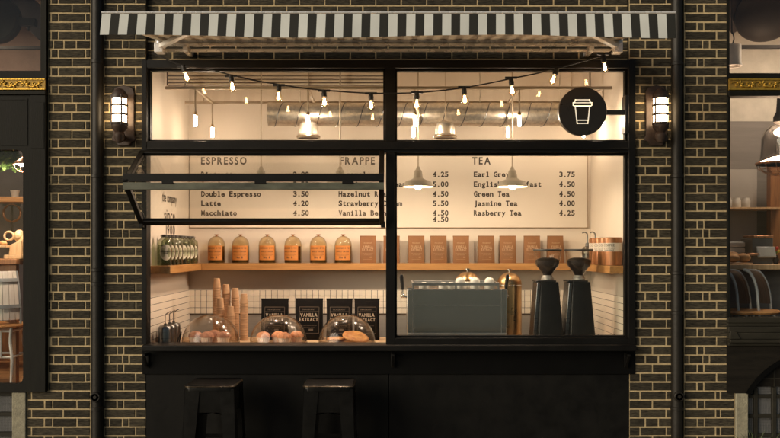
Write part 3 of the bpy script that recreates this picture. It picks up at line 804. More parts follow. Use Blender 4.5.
# lettering on the left side wall
ws = thing('wall_lettering', 'dark lettering painted on the cream left side wall', 'lettering', (-XW, .8, 2.1))
def side(t, y0, y1, z, h):
    m = MB(); xx = -XW + .002
    m.text(t, lambda u, v: (xx, y0 + u, z + v), h, gap=.16, bold=.012)
    us = [v.y for v in m.v]; sc = (y1 - y0) / (max(us) - y0)
    for v in m.v: v.y = y0 + (v.y - y0) * sc
    return m
for t, a, b, pz, h in (('the company', .56, 1.06, 204, .085), ('since', .62, 1.0, 222, .10), ('1900', .68, 1.0, 236, .085)):
    ym = (a + b) / 2; side(t, a, b, Z(pz - 1.5, ym), h).build('lettering_line', 'ink', ws, flat=True)

# ================================================================= shelf
sh = thing('wall_shelf', 'orange wood shelf running round three walls of the shop', 'shelf', (0, YB, 1.6))
ysf = 1.35; zs1 = Z(263.4, ysf); zs0 = zs1 - .066
xi = -X(201.5, ysf)
MB().box(-xi + .002, xi - .002, ysf, YB - .002, zs0, zs1).build('back_board', 'shelf_wood', sh, bevel=.003)
MB().box(-XW + .002, -xi, .165, YB - .002, zs0, zs1).build('side_board', 'shelf_wood_y', sh, bevel=.003)
MB().box(xi, XW - .002, .165, YB - .002, zs0, zs1).build('side_board', 'shelf_wood_y', sh, bevel=.003)
ZS = zs1 + .001
# ---------------------------------------------------------------- dome-topped bottles with orange labels
def dome_bottle(px):
    y = 1.455; x = X(px, y); r = L(8.6, y); t = thing('dome_bottle', None, 'bottle', (x, y, ZS), 'dome topped bottles on the shelf')
    h = L(29.2, y); hb = h * .60
    prof = [(r * .9, 0), (r, .008), (r, hb)]
    for q in range(1, 8):
        a = PI / 2 * q / 8; prof.append((r * math.cos(a), hb + (h * .935 - hb) * math.sin(a)))
    prof.append((r * .13, h * .935))
    MB().shell([(.001, .001)] + prof, (x, y, ZS)).build('glass_jar', 'amber_glass', t)
    m = MB(); m.lathe([(r * .14, h * .915), (r * .12, h * .96), (r * .26, h * .968), (r * .26, h * .985), (r * .1, h * .99), (.002, h * .99)], (x, y, ZS), 16); m.build('stopper', 'copper', t)
    m = MB(); m.lathe([(.002, .004), (r * .93, .006), (r * .93, hb * .97), (.002, hb * .97)], (x, y, ZS), 24); m.build('contents', 'liquor', t)
    m = MB(); m.lathe([(.002, .006), (r * .86, .006), (r * .86, .035), (.002, .036)], (x, y, ZS), 20); m.build('base_layer', 'bottle_blue', t)
    m = MB(); m.lathe([(r * 1.012, hb * .18), (r * 1.018, hb * .18), (r * 1.018, hb * 1.0), (r * 1.012, hb * 1.0)], (x, y, ZS), 20, arc=(R(205), R(322))); lb = m.build('label', 'label_orange', t)
    # printing wraps the label
    def cyl(u, v):
        a = R(263.5) + u / (r * 1.022); return (x + math.cos(a) * r * 1.022, y + math.sin(a) * r * 1.022, ZS + v)
    m = MB()
    for tx, z_, hh in (('HOUSE RYE', .81, .0165), ('SINGLE ORIGIN', .62, .012), ('No 8', .27, .020)):
        tmp = MB(); wd = tmp.text(tx, lambda u, v: (u, 0, v), hh, gap=.2, bold=.03)
        off = wd / 2; m.text(tx, lambda u, v: cyl(u - off, hb * z_ + v), hh, gap=.2, bold=.03)
    for zq, wq in ((.70, .8), (.53, .7), (.47, .8), (.42, .6)):
        w_ = r * wq
        for q in range(8):
            u0 = -w_ + 2 * w_ * q / 8; m.add([cyl(u0, hb * zq), cyl(u0 + 2 * w_ / 8.8, hb * zq), cyl(u0 + 2 * w_ / 8.8, hb * zq + .0022), cyl(u0, hb * zq + .0022)], [(0, 1, 2, 3)])
    m.build('label_print', 'ink', lb, flat=True)
    return t
dpx = [216.5, 240.6, 267.2, 293, 318.3, 343.2]
words = ['first', 'second', 'third', 'fourth', 'fifth', 'sixth', 'seventh', 'eighth', 'ninth']
proto = None
for i, px in enumerate(dpx):
    lab = 'dome topped bottle with an orange label, %s from the left on the back shelf' % words[i]
    if proto is None: proto = dome_bottle(px); proto['label'] = lab
    else: dup(proto, (X(px, 1.455), 1.455, ZS), lab, rz=rnd.uniform(-.28, .28))
# ---------------------------------------------------------------- bags (kraft on the shelf, black on the counter)
def bag(name, cat, x, y, z, w, h, dpt, mat, pm, pm2, group, label, frame=False):
    t = thing(name, label, cat, (x, y, z), group)
    m = MB(); nz = 9; ny = 5; nx = 6
    # pillow bag: full at the foot, pinched to a flat seal at the top
    vs = []; fs = []
    for s_ in (-1, 1):
        for i in range(nz + 1):
            tt = i / nz
            dd = dpt * (1 - tt ** 2.2) * .5 + .003
            if tt < .06: dd *= .93
            for j in range(nx + 1):
                u = j / nx * 2 - 1
                ww = w / 2 * (1 - .03 * math.sin(PI * tt)) * (1 if tt < .9 else 1.0)
                vs.append((x + u * ww, y + s_ * dd * (1 - abs(u) ** 4 * .25), z + tt * h))
    o = (nz + 1) * (nx + 1)
    for b in (0, o):
        for i in range(nz):
            for j in range(nx):
                a = b + i * (nx + 1) + j; fs.append((a, a + 1, a + nx + 2, a + nx + 1))
    for i in range(nz):
        for j in (0, nx):
            a = i * (nx + 1) + j; fs.append((a, a + nx + 1, a + nx + 1 + o, a + o))
    for j in range(nx):
        for i in (0, nz):
            a = i * (nx + 1) + j; fs.append((a, a + 1, a + 1 + o, a + o))
    m.add(vs, fs); m.build('pouch', mat, t, sharp=50)
    m = MB(); m.box(x - w * .505, x + w * .505, y - .0052, y + .0052, z + h - .016, z + h + .001); m.build('top_seal', mat, t, bevel=.002)
    def F(u, v):
        tt = v / h; uu = u / (w / 2)
        return (x + u, y - (dpt * (1 - tt ** 2.2) * .5 + .003) * (1 - min(1, abs(uu)) ** 4 * .25) - .0022, z + v)
    def centred(mm, tx, v, hh, wmax, bold=.02):
        q = MB(); wd = q.text(tx, lambda u, v: (u, 0, v), hh, gap=.13, bold=bold); sx = min(1.0, wmax / wd)
        mm.text(tx, lambda u, vv: F((u - wd / 2) * sx, v + vv), hh, gap=.13, bold=bold)
    m = MB(); centred(m, 'VANILLA', h * .565, h * .078, w * .64, .03); centred(m, 'EXTRACT', h * .455, h * .078, w * .70, .03)
    m.build('lettering', pm, t, flat=True)
    m = MB(); centred(m, 'FRAGRANT', h * .715, h * .04, w * .5, .01)
    centred(m, 'rich and natural flavour', h * .34, h * .028, w * .66, .0); centred(m, 'pure bean paste', h * .29, h * .028, w * .5, .0)
    def fr(a, b, c, d_):
        n = 6
        for q in range(n):
            p0 = (a + (b - a) * q / n, c + (d_ - c) * 0); m.add([F(a + (b - a) * q / n, c), F(a + (b - a) * (q + 1) / n, c), F(a + (b - a) * (q + 1) / n, d_), F(a + (b - a) * q / n, d_)], [(0, 1, 2, 3)])
    if frame:
        lw = .0035
        a, b, c, d_ = -w * .36, w * .36, h * .16, h * .79
        fr(a, b, c, c + lw); fr(a, b, d_, d_ + lw); fr(a, b, h * .68, h * .68 + lw)
        for q in range(10):
            v0 = c + (d_ - c) * q / 10; v1 = c + (d_ - c) * (q + 1) / 10
            for e in (a, b): m.add([F(e, v0), F(e + lw, v0), F(e + lw, v1), F(e, v1)], [(0, 1, 2, 3)])
        fr(w * .0, w * .16, h * .225, h * .27)
    else:
        fr(-w * .30, w * .28, h * .14, h * .146); fr(w * .12, w * .26, h * .20, h * .235); fr(-w * .3, w * .0, h * .215, h * .222)
    m.build('small_print', pm2, t, flat=True)
    return t
kpx = [368, 391.6, 416.2, 438.4, 461, 486, 507.6, 531.8, 555.2]
KW, KH, ky = L(16.2, 1.44), L(27.4, 1.44), 1.455
proto = None
for i, px in enumerate(kpx):
    lab = 'kraft vanilla extract bag, %s of nine from the left on the shelf' % words[i]
    if i == 1: lab = 'kraft vanilla extract bag half hidden behind the black mullion'
    if proto is None: proto = bag('kraft_bag', 'coffee bag', X(px, ky), ky, ZS, KW, KH, .10, 'kraft', 'kraft_print', 'kraft_print', 'kraft bags on the shelf', lab)
    else: dup(proto, (X(px, ky), ky, ZS), lab, rz=rnd.uniform(-.10, .10))
# ---------------------------------------------------------------- square-shouldered bottles on the left shelf
def jar(y, label):
    x = -1.957; t = thing('glass_bottle', label, 'bottle', (x, y, ZS), 'bottles on the left side shelf')
    h = .272; r = .062
    prof = [(.001, .002), (r * .94, .001), (r, .012), (r, h * .70), (r * .93, h * .79), (r * .62, h * .86), (r * .42, h * .885), (r * .42, h * .92)]
    MB().shell(prof, (x, y, ZS), 24).build('glass_body', 'green_glass', t)
    m = MB(); m.lathe([(.002, .006), (r * .93, .006), (r * .93, h * .66), (.002, h * .66)], (x, y, ZS), 24); m.build('contents', 'green_glass', t)
    m = MB(); m.lathe([(r * .36, h * .90), (r * .40, h * .905), (r * .40, h * .985), (.002, h * .99)], (x, y, ZS), 16); m.cyl((x + r * .45, y, ZS + h * .86), (x + r * .52, y, ZS + h * .97), .003, n=6); m.cyl((x - r * .45, y, ZS + h * .86), (x - r * .52, y, ZS + h * .97), .003, n=6)
    m.build('cap', 'cork', t)
    m = MB(); c0 = R(-62); vs = []; n = 28; rr = r * 1.02
    pts = [(c0, h * .42)] + [(c0 + math.cos(2 * PI * q / n) * .85, h * .42 + math.sin(2 * PI * q / n) * h * .25) for q in range(n)]
    m.add([(x + math.cos(a) * rr, y + math.sin(a) * rr, ZS + z_) for a, z_ in pts], [(0, q + 1, (q + 1) % n + 1) for q in range(n)])
    lb = m.build('label', 'label_pale', t)
    def cyl(u, v):
        a = c0 + u / (r * 1.03); return (x + math.cos(a) * r * 1.03, y + math.sin(a) * r * 1.03, ZS + v)
    m = MB()
    for tx, z_, hh in (('ORGANIC', .43, .014), ('TONIC', .37, .010)):
        q = MB(); wd = q.text(tx, lambda u, v: (u, 0, v), hh, gap=.15, bold=.015); m.text(tx, lambda u, v: cyl(u - wd / 2, h * z_ + v), hh, gap=.15, bold=.015)
    m.build('label_print', 'ink', lb, flat=True)
    return t
jy = [.29, .42, .55, .68, .86, .99, 1.16, 1.29]
jl = ['nearest the window, at the front of the row', 'second from the window', 'third from the window', 'fourth, before the gap in the row', 'fifth, just after the gap in the row', 'sixth from the window', 'seventh, next to last from the back', 'last, in the back corner']
proto = None
for y, lb in zip(jy, jl):
    lab = 'greenish bottle on the left side shelf, ' + lb
    if proto is None: proto = jar(y, lab)
    else: dup(proto, (-1.957, y, ZS), lab)
# ---------------------------------------------------------------- copper canisters and siphon bottles on the right shelf
def canister(y, label):
    x = 1.945; t = thing('copper_canister', label, 'canister', (x, y, ZS), 'copper canisters on the right side shelf')
    r = .083; h = .245
    MB().lathe([(.002, 0), (r, .002), (r, h - .012), (r - .004, h - .004), (r * .9, h), (.002, h)], (x, y, ZS), 32).build('body', 'copper', t)
    m = MB(); m.lathe([(r * 1.005, h * .50), (r * 1.016, h * .50), (r * 1.016, h * .80), (r * 1.005, h * .80)], (x, y, ZS), 32, arc=(R(150), R(330))); lb = m.build('label_band', 'label_silver', t)
    m = MB()
    def cyl(u, v):
        a = R(232) + u / (r * 1.02); return (x + math.cos(a) * r * 1.02, y + math.sin(a) * r * 1.02, ZS + v)
    for tx, z_, hh in (('COFFEE', .68, .02), ('ground beans', .60, .012), ('house blend', .53, .012)):
        q = MB(); wd = q.text(tx, lambda u, v: (u, 0, v), hh, gap=.15, bold=.015); m.text(tx, lambda u, v: cyl(u - wd / 2, h * z_ + v), hh, gap=.15, bold=.015)
    m.build('label_print', 'ink', lb, flat=True)
    return t
cl = ['nearest the window', 'second from the window', 'third from the window', 'farthest from the window']
proto = None
for y, lb in zip((.34, .51, .68, .85), cl):
    lab = 'copper canister with a pale label band on the right shelf, ' + lb
    if proto is None: proto = canister(y, lab)
    else: dup(proto, (1.945, y, ZS), lab)
def siphon(x, y, label):
    t = thing('siphon_bottle', label, 'bottle', (x, y, ZS), 'siphon bottles on the right side shelf')
    r = .055; h = .17
    MB().shell([(.001, .002), (r, .003), (r, h * .75), (r * .85, h * .92), (r * .35, h), (r * .32, h * 1.1)], (x, y, ZS), 24).build('glass_body', 'grey_glass', t)
    MB().lathe([(.002, .006), (r * .9, .006), (r * .9, h * .6), (.002, h * .6)], (x, y, ZS), 20).build('contents', 'grey_glass', t)
    m = MB(); m.lathe([(r * .38, h), (r * .38, h * 1.16), (.01, h * 1.2), (.002, h * 1.2)], (x, y, ZS), 14)
    p = [Vector((x, y, ZS + h * 1.1)), Vector((x, y, ZS + h * 1.62)), Vector((x - .008, y - .004, ZS + h * 1.74)), Vector((x - .03, y - .01, ZS + h * 1.8)), Vector((x - .055, y - .015, ZS + h * 1.76))]
    m.tube(smooth(p), .006, 8); m.build('spout', 'steel_dark', t)
    return t
s1 = siphon(X(587.5, 1.22), 1.22, 'grey glass siphon bottle with a bent spout, left one on the right shelf')
dup(s1, (X(595.2, 1.10), 1.10, ZS), 'grey glass siphon bottle next to the copper canisters on the right shelf')

# ================================================================= counter
ct = thing('counter', 'serving counter with a wooden top behind the window', 'counter', (0, .5, 0))
MB().box(-XW + .012, XW - .012, .10, 1.0, ZCT - .04, ZCT).build('worktop', 'counter_wood', ct, bevel=.004)
MB().box(-XW + .02, XW - .02, .14, .94, .05, ZCT - .042).build('cabinet', 'panel_black', ct)
ZT = ZCT + .001
# ---------------------------------------------------------------- black bags
byd = .80
proto = None
bw, bh = L(27.2, byd), Z(298.4, byd) - ZT
blab = ['black vanilla extract pouch behind the left half of the muffin dome', 'black vanilla extract pouch fully visible between two pastry domes', 'black vanilla extract pouch behind the pancake dome, third from the left', 'black vanilla extract pouch nearest the window mullion']
for i, (px, s_) in enumerate(((275, 1), (309.4, 1.0), (339.6, .96), (367, .92))):
    if proto is None: proto = bag('vanilla_pouch', 'coffee bag', X(px, byd), byd, ZT, bw, bh, .11, 'bag_black', 'bag_print', 'bag_print_dim', 'black pouches on the counter', blab[i], frame=True)
    else:
        c = dup(proto, (X(px, byd), byd + rnd.uniform(-.02, .02), ZT), blab[i], rz=rnd.uniform(-.06, .06)); c.scale = (s_, 1, 1)
# ---------------------------------------------------------------- stacks of paper cups
m = MB(); rc = .036
m.shell([(rc * .05, .088), (rc * .74, .088), (rc * .76, .084), (rc, .004), (rc * 1.06, .003), (rc * 1.07, 0), (rc * 1.02, -.002), (rc * .97, .004), (rc * .72, .080), (rc * .05, .082)], (0, 0, 0), 18)
cupo = m.build('paper_cup', 'cup_kraft')
cupdata = cupo.data; bpy.data.objects.remove(cupo)
stacks = [(216.9, .84, 278.4, 'tallest stack, left one'), (226.2, .86, 284.6, 'second tallest stack, behind the muffin dome'), (235.4, .84, 288.4, 'middle height stack, third from the left at the back'),
          (244.0, .72, 294.0, 'stack standing clear to the right of the muffin dome'), (220.3, .70, 298.2, 'short front stack on the left'), (230.8, .68, 306.6, 'shortest stack, in front')]
for px, y, py, lb in stacks:
    x = X(px, y); ztop = Z(py, y); n = max(3, int(round((ztop - ZT - .088) / .0235)) + 1); stp = (ztop - .088 - ZT) / (n - 1)
    for i in range(n):
        o = bpy.data.objects.new('paper_cup', cupdata); COL.objects.link(o)
        o.location = (x + rnd.uniform(-.0015, .0015), y + rnd.uniform(-.0015, .0015), ZT + .002 + i * stp); o.rotation_euler = (rnd.uniform(-.01, .01), rnd.uniform(-.01, .01), rnd.uniform(0, 6))
        tag(o, 'upturned kraft paper cup in the ' + lb, 'paper cup', 'paper cups in the ' + lb)
# ---------------------------------------------------------------- pastry domes
def cloche(px, label, name='glass_cloche'):
    y = .40; x = X(px, y); r = L(28.4, y)
    t = thing(name, label, 'pastry dome', (x, y, ZT), 'glass pastry domes on the counter')
    zt = Z(314.4, y) - ZT
    prof = [(r, .016)]
    for q in range(1, 16):
        a = PI / 2 * q / 16; prof.append((r * math.cos(a) ** .92, .016 + (zt - .016) * math.sin(a)))
    prof.append((.002, zt))
    MB().shell(prof, (x, y, ZT), 48).build('dome', 'dome_glass', t)
    m = MB(); m.lathe([(r * 1.004, .012), (r * 1.012, .016), (r * 1.004, .022), (r * .994, .016), (r * 1.004, .012)], (x, y, ZT), 48); m.build('dome_rim', 'dome_glass', t)
    m = MB(); m.lathe([(.002, 0), (r * 1.02, 0), (r * 1.03, .006), (r * 1.02, .012), (.002, .012)], (x, y, ZT), 48); m.build('plate', 'light_wood', t)
    return t
cpx = [210.8, 278.6, 346.8]
c1 = cloche(cpx[0], 'glass dome over dark muffins, left of the three domes')
dup(c1, (X(cpx[1], .40), .40, ZT), 'glass dome over pale orange muffins, middle of the three domes')
dup(c1, (X(cpx[2], .40), .40, ZT), 'glass dome over flat golden pastries, right of the three domes')
def muffin(x, y, mt, label, group, s_=1.0):
    z = ZT + .013; t = thing('muffin', label, 'muffin', (x, y, z), group)
    m = MB(); n = 36; pr = []
    for i, (r_, h_) in enumerate(((.040, 0), (.052, .062))):
        pass
    vs = []; fs = []
    lv = [(.039, 0), (.043, .02), (.048, .045), (.053, .066), (.050, .066)]
    for r_, h_ in lv:
        for j in range(n):
            a = 2 * PI * j / n; q = r_ + (.0022 if j % 2 else -.0012); vs.append((x + q * math.cos(a) * s_, y + q * math.sin(a) * s_, z + h_ * s_))
    for i in range(len(lv) - 1):
        for j in range(n): fs.append((i * n + j, i * n + (j + 1) % n, (i + 1) * n + (j + 1) % n, (i + 1) * n + j))
    fs.append(tuple(range(n))); m.add(vs, fs); m.build('paper_case', 'muffin_paper', t, flat=True)
    m = MB(); rr = random.Random(int(x * 1000) + int(y * 777)); n = 24; mm = 9; vs = []; fs = []
    for i in range(mm + 1):
        a = PI / 2 * i / mm
        for j in range(n):
            tt = 2 * PI * j / n; lum = 1 + .05 * math.sin(3 * tt + x * 30) + .035 * math.sin(7 * tt + i) + rr.uniform(-.025, .025)
            rad = (.060 * math.cos(a) if i else .060) * lum * s_
            vs.append((x + max(rad, 1e-4) * math.cos(tt), y + max(rad, 1e-4) * math.sin(tt), z + (.062 + .046 * math.sin(a) * lum) * s_))
    for i in range(mm):
        for j in range(n): fs.append((i * n + j, i * n + (j + 1) % n, (i + 1) * n + (j + 1) % n, (i + 1) * n + j))
    fs.append(tuple(range(n))); m.add(vs, fs); m.build('crumb_top', mt, t, sharp=80)
    return t
md = []
for px, y, lb in ((195.4, .30, 'left front dark muffin under the left dome'), (207, .27, 'middle front dark muffin under the left dome'), (223.4, .28, 'right front dark muffin under the left dome'), (214.6, .42, 'dark muffin at the back under the left dome')):
    muffin(X(px, y), y, 'muffin_top_dark', lb, 'muffins under the left dome', 1.04)
for px, y, lb in ((263.6, .28, 'left pale orange muffin under the middle dome'), (278.2, .33, 'pale orange muffin second from left under the middle dome'), (284.6, .23, 'pale orange muffin in front under the middle dome'), (296.4, .34, 'right pale orange muffin under the middle dome')):
    muffin(X(px, y), y, 'muffin_top', lb, 'muffins under the middle dome', 1.02)
def pastry(px, y, z, r, tilt, label, rot=0, dark=False, th=.022):
    x = X(px, y); t = thing('flat_pastry', label, 'pastry', (x, y, z), 'pastries under the right dome')
    rr = random.Random(int(px * 10)); q = Matrix.Rotation(tilt, 3, 'Y') @ Matrix.Rotation(rot, 3, 'Z') @ Matrix.Rotation(.28 if tilt else 0, 3, 'X')
    def ring(prof, n, wob, seed):
        vs = []; fs = []
        for i, (r_, h_) in enumerate(prof):
            for j in range(n):
                a = 2 * PI * j / n; w = 1 + wob * math.sin(3 * a + seed) + wob * .6 * math.sin(5 * a + seed * 2)
                v = q @ Vector((r_ * w * math.cos(a), r_ * w * math.sin(a), h_)); vs.append(Vector((x, y, z)) + v)
        m_ = len(prof)
        for i in range(m_ - 1):
            for j in range(n): fs.append((i * n + j, i * n + (j + 1) % n, (i + 1) * n + (j + 1) % n, (i + 1) * n + j))
        fs.append(tuple(range(n))); fs.append(tuple((m_ - 1) * n + j for j in range(n)))
        return vs, fs
    m = MB(); m.add(*ring([(r * .9, 0), (r, th * .4), (r * .98, th * .8), (r * .86, th * 1.1), (r * .7, th * .95), (r * .2, th * .9)], 36, .03, px)); m.build('crust', 'pastry_jam' if dark else 'pastry', t, sharp=80)
    m = MB(); m.add(*ring([(r * .55, th * .92), (r * .5, th * 1.1), (r * .3, th * 1.15)], 24, .12, px + 1)); m.build('filling', 'pastry_jam' if th > .03 else 'pastry', t, sharp=80)
pastry(350, .34, ZT + .013, .125, 0, 'dark flat pastry at the bottom under the right dome', dark=True)
pastry(336.4, .37, ZT + .04, .085, .0, 'small golden pastry on the left under the right dome')
pastry(355.6, .33, ZT + .064, .118, .22, 'big golden tilted pastry on top under the right dome')
# ---------------------------------------------------------------- steel jugs with hooked rods, tongs
def jug(x, y, label):
    t = thing('steel_jug', label, 'jug', (x, y, ZT), 'steel jugs by the left wall'); r = .060; h = .185
    MB().lathe([(.002, 0), (r, .002), (r * 1.0, h * .8), (r * .93, h * .92), (r * .72, h * .985), (r * .3, h), (.002, h)], (x, y, ZT), 28).build('body', 'steel_dark', t)
    p = [Vector((x, y, ZT + h)), Vector((x, y, ZT + h + .075)), Vector((x + .006, y - .002, ZT + h + .092)), Vector((x + .03, y - .006, ZT + h + .11)), Vector((x + .048, y - .01, ZT + h + .118))]
    m = MB(); m.tube(smooth(p), .0045, 8); m.lathe([(.012, h - .002), (.012, h + .012), (.005, h + .016), (.002, h + .016)], (x, y, ZT), 12); m.build('hooked_rod', 'steel_dark', t)
    return t
j1 = jug(X(165.2, .24), .24, 'steel jug with a hooked rod, nearest the window by the left wall')
dup(j1, (X(169.6, .36), .36, ZT), 'steel jug with a hooked rod, middle one by the left wall')
dup(j1, (X(173.6, .49), .49, ZT), 'steel jug with a hooked rod, farthest back by the left wall')
tg = thing('tongs', 'dark tongs leaning between the steel jugs and the left dome', 'tongs', (X(179, .25), .25, ZT))
for a in (-1, 1):
    x = X(178.6, .25); MB().tube(smooth([Vector((x - .012 + .006 * a, .25, ZT + .005)), Vector((x + .005 * a + .004, .252 + .012 * a, ZT + .06)), Vector((x + .022, .255, ZT + .125))]), .0045, 8).build('arm', 'rubber', tg)
# ---------------------------------------------------------------- espresso machine
em = thing('espresso_machine', 'wide brushed steel espresso machine with cups on top', 'coffee machine', (X(459, .5), .5, ZT))
y0, y1 = .34, .84
ex0, ex1 = X(407.2, y0), X(507, y0); ez0, ez1 = Z(335.2, y0), Z(289.2, y0)
MB().box(ex0, ex1, y0, y1, ez0, ez1).build('housing', 'machine', em, bevel=.006)
mb = MB()
for a, b, c, d_ in ((412.6, 413.2, 289.6, 334), (501.2, 501.8, 289.6, 334)): mb.box(X(a, y0), X(b, y0), y0 - .003, y0 + .001, Z(d_, y0), Z(c, y0) - .004)
mb.box(X(413.2, y0), X(501.2, y0), y0 - .003, y0 + .001, Z(305.7, y0), Z(305.2, y0))
mb.build('panel_seam', 'machine_rail', em)
MB().box(ex0 + .02, ex1 - .02, y0 + .03, y1 - .03, ZT + .02, ez0).build('plinth', 'rubber', em)
for a in (ex0 + .06, ex1 - .06):
    for b in (y0 + .06, y1 - .06): MB().lathe([(.03, 0), (.03, .02), (.002, .02)], (a, b, ZT), 16).build('foot', 'rubber', em)
MB().box(X(408, y0), X(506.4, y0), y0 - .012, y0 - .0005, ez0 + .002, ez0 + .02).build('base_trim', 'machine_rail', em, bevel=.002)
mb = MB(); zr0, zr1 = ez1, Z(282.6, y0); rx0, rx1 = X(412.2, y0), X(499.6, y0)
mb.box(rx0, rx1, y0 + .004, y0 + .022, Z(285.6, y0), zr1)
for a in (rx0, (rx0 + rx1) / 2 - .008, rx1 - .016): mb.box(a, a + .016, y0 + .006, y0 + .020, ez1, Z(285.6, y0))
mb.box(rx0, rx0 + .016, y0 + .023, y1 - .02, Z(285.6, y0), zr1); mb.box(rx1 - .016, rx1, y0 + .023, y1 - .02, Z(285.6, y0), zr1)
mb.box(rx0, rx1, y1 - .02, y1 - .004, Z(285.6, y0), zr1)
mb.build('cup_rail', 'machine_rail', em, bevel=.002)
MB().box(X(407.2, y0), X(412, y0), y0 + .01, y0 + .03, ez1, ez1 + .012).build('end_lip', 'machine_rail', em)
for px, side_ in ((402.8, -1), (506.4, 1)):
    x = X(px, .45); yy = .45; m = MB()
    m.rings([((x, yy, Z(290.5, yy)), .010), ((x - .004, yy - .006, Z(287, yy)), .014), ((x - .012 * (1 if side_ < 0 else -.4), yy - .03, Z(276.5, yy)), .017), ((x - .013 * (1 if side_ < 0 else -.4), yy - .034, Z(274.2, yy)), .010)], 14)
    h_ = m.build('steam_lever', 'rubber', em)
    m = MB(); m.cyl((x, yy, Z(296.5, yy)), (x, yy, Z(290, yy)), .012, n=14); m.sphere((x, yy, Z(296, yy)), .022, .022, .018); m.cyl((x, yy, Z(296, yy)), (x - side_ * .05, yy, Z(297.5, yy)), .012, n=12)
    m.build('valve', 'chrome', h_)
for gx in (.25, .5, .75):
    x = ex0 + (ex1 - ex0) * gx; m = MB(); m.cyl((x, y1 + .07, ez1 - .13), (x, y1 + .07, ez1 - .05), .035, n=18); m.cyl((x, y1, ez1 - .08), (x, y1 + .07, ez1 - .08), .03, n=14); m.cyl((x, y1 + .07, ez1 - .14), (x, y1 + .22, ez1 - .15), .013, n=12)
    m.build('brew_group', 'chrome', em)
MB().box(ex0 + .05, ex1 - .05, y1, y1 + .14, ez0, ez0 + .03).build('drip_tray', 'machine_rail', em, bevel=.003)
# cups on the machine
def china(x, y, z, label):
    r = .046; t = MB(); t.shell([(.001, .056), (r * .40, .056), (r * .46, .052), (r * .72, .047), (r * .88, .036), (r * .97, .02), (r, .004), (r * 1.0, 0), (r * .96, .004), (r * .82, .033), (.001, .045)], (x, y, z), 24)
    o = t.build('espresso_cup', 'porcelain', None, sharp=60)
    for v in o.data.vertices: v.co -= Vector((x, y, z))
    o.location = (x, y, z)
    return tag(o, label, 'cup', 'upturned cups on the espresso machine')
cu = china(X(424, .46), .46, ez1 + .001, 'single white cup at the left end of the espresso machine top')
for px, y, q, lb in ((443.5, .46, 0, 'white cup, second from the left on the espresso machine'), (451, .46, 0, 'white cup, third from the left on the espresso machine'), (460.4, .47, 0, 'lower white cup of the left stacked pair on the espresso machine'), (460.4, .47, 1, 'upper white cup of the left stacked pair on the espresso machine'),
                     (475, .47, 0, 'lower white cup of the middle stacked pair on the espresso machine'), (475, .47, 1, 'upper white cup of the middle stacked pair on the espresso machine'), (489.4, .47, 0, 'lower white cup of the right stacked pair on the espresso machine'), (489.4, .47, 1, 'upper white cup of the right stacked pair on the espresso machine'), (467.6, .56, 0, 'white cup behind the stacked pairs on the espresso machine')):
    c = cu.copy(); COL.objects.link(c); c.location = (X(px, y), y, ez1 + .001 + q * .042); c['label'] = lb
# ---------------------------------------------------------------- brass canisters behind the machine
def brass(x, y, r, ztop, label):
    t = thing('brass_canister', label, 'canister', (x, y, ZT), 'brass canisters behind the espresso machine'); h = ztop - ZT
    pr = [(.002, 0), (r, .002), (r, h - r * .95)]
    for q in range(1, 9):
        a = PI / 2 * q / 8; pr.append((max(.002, r * math.cos(a)), h - r * .95 + r * .95 * math.sin(a)))
    MB().lathe(pr, (x, y, ZT), 40).build('drum', 'brass', t)
    m = MB(); m.lathe([(r * 1.0, h - r * 1.1), (r * 1.025, h - r * 1.08), (r * 1.025, h - r * 1.0), (r * 1.0, h - r * .98)], (x, y, ZT), 40); m.build('band', 'chrome', t)
    m = MB(); m.cyl((x, y, ztop - .004), (x, y, ztop + .018), .009, n=10); m.lathe([(.012, .018), (.026, .02), (.026, .03), (.002, .036)], (x, y, ztop), 14); m.build('knob', 'chrome', t)
    return t
brass(X(467.5, .93), .93, L(13, .93), Z(271.8, .93), 'brass domed canister behind the cups on the espresso machine')
brass(X(509.4, .90), .90, L(12.2, .90), Z(272.4, .90), 'brass domed canister between the espresso machine and the grinders')
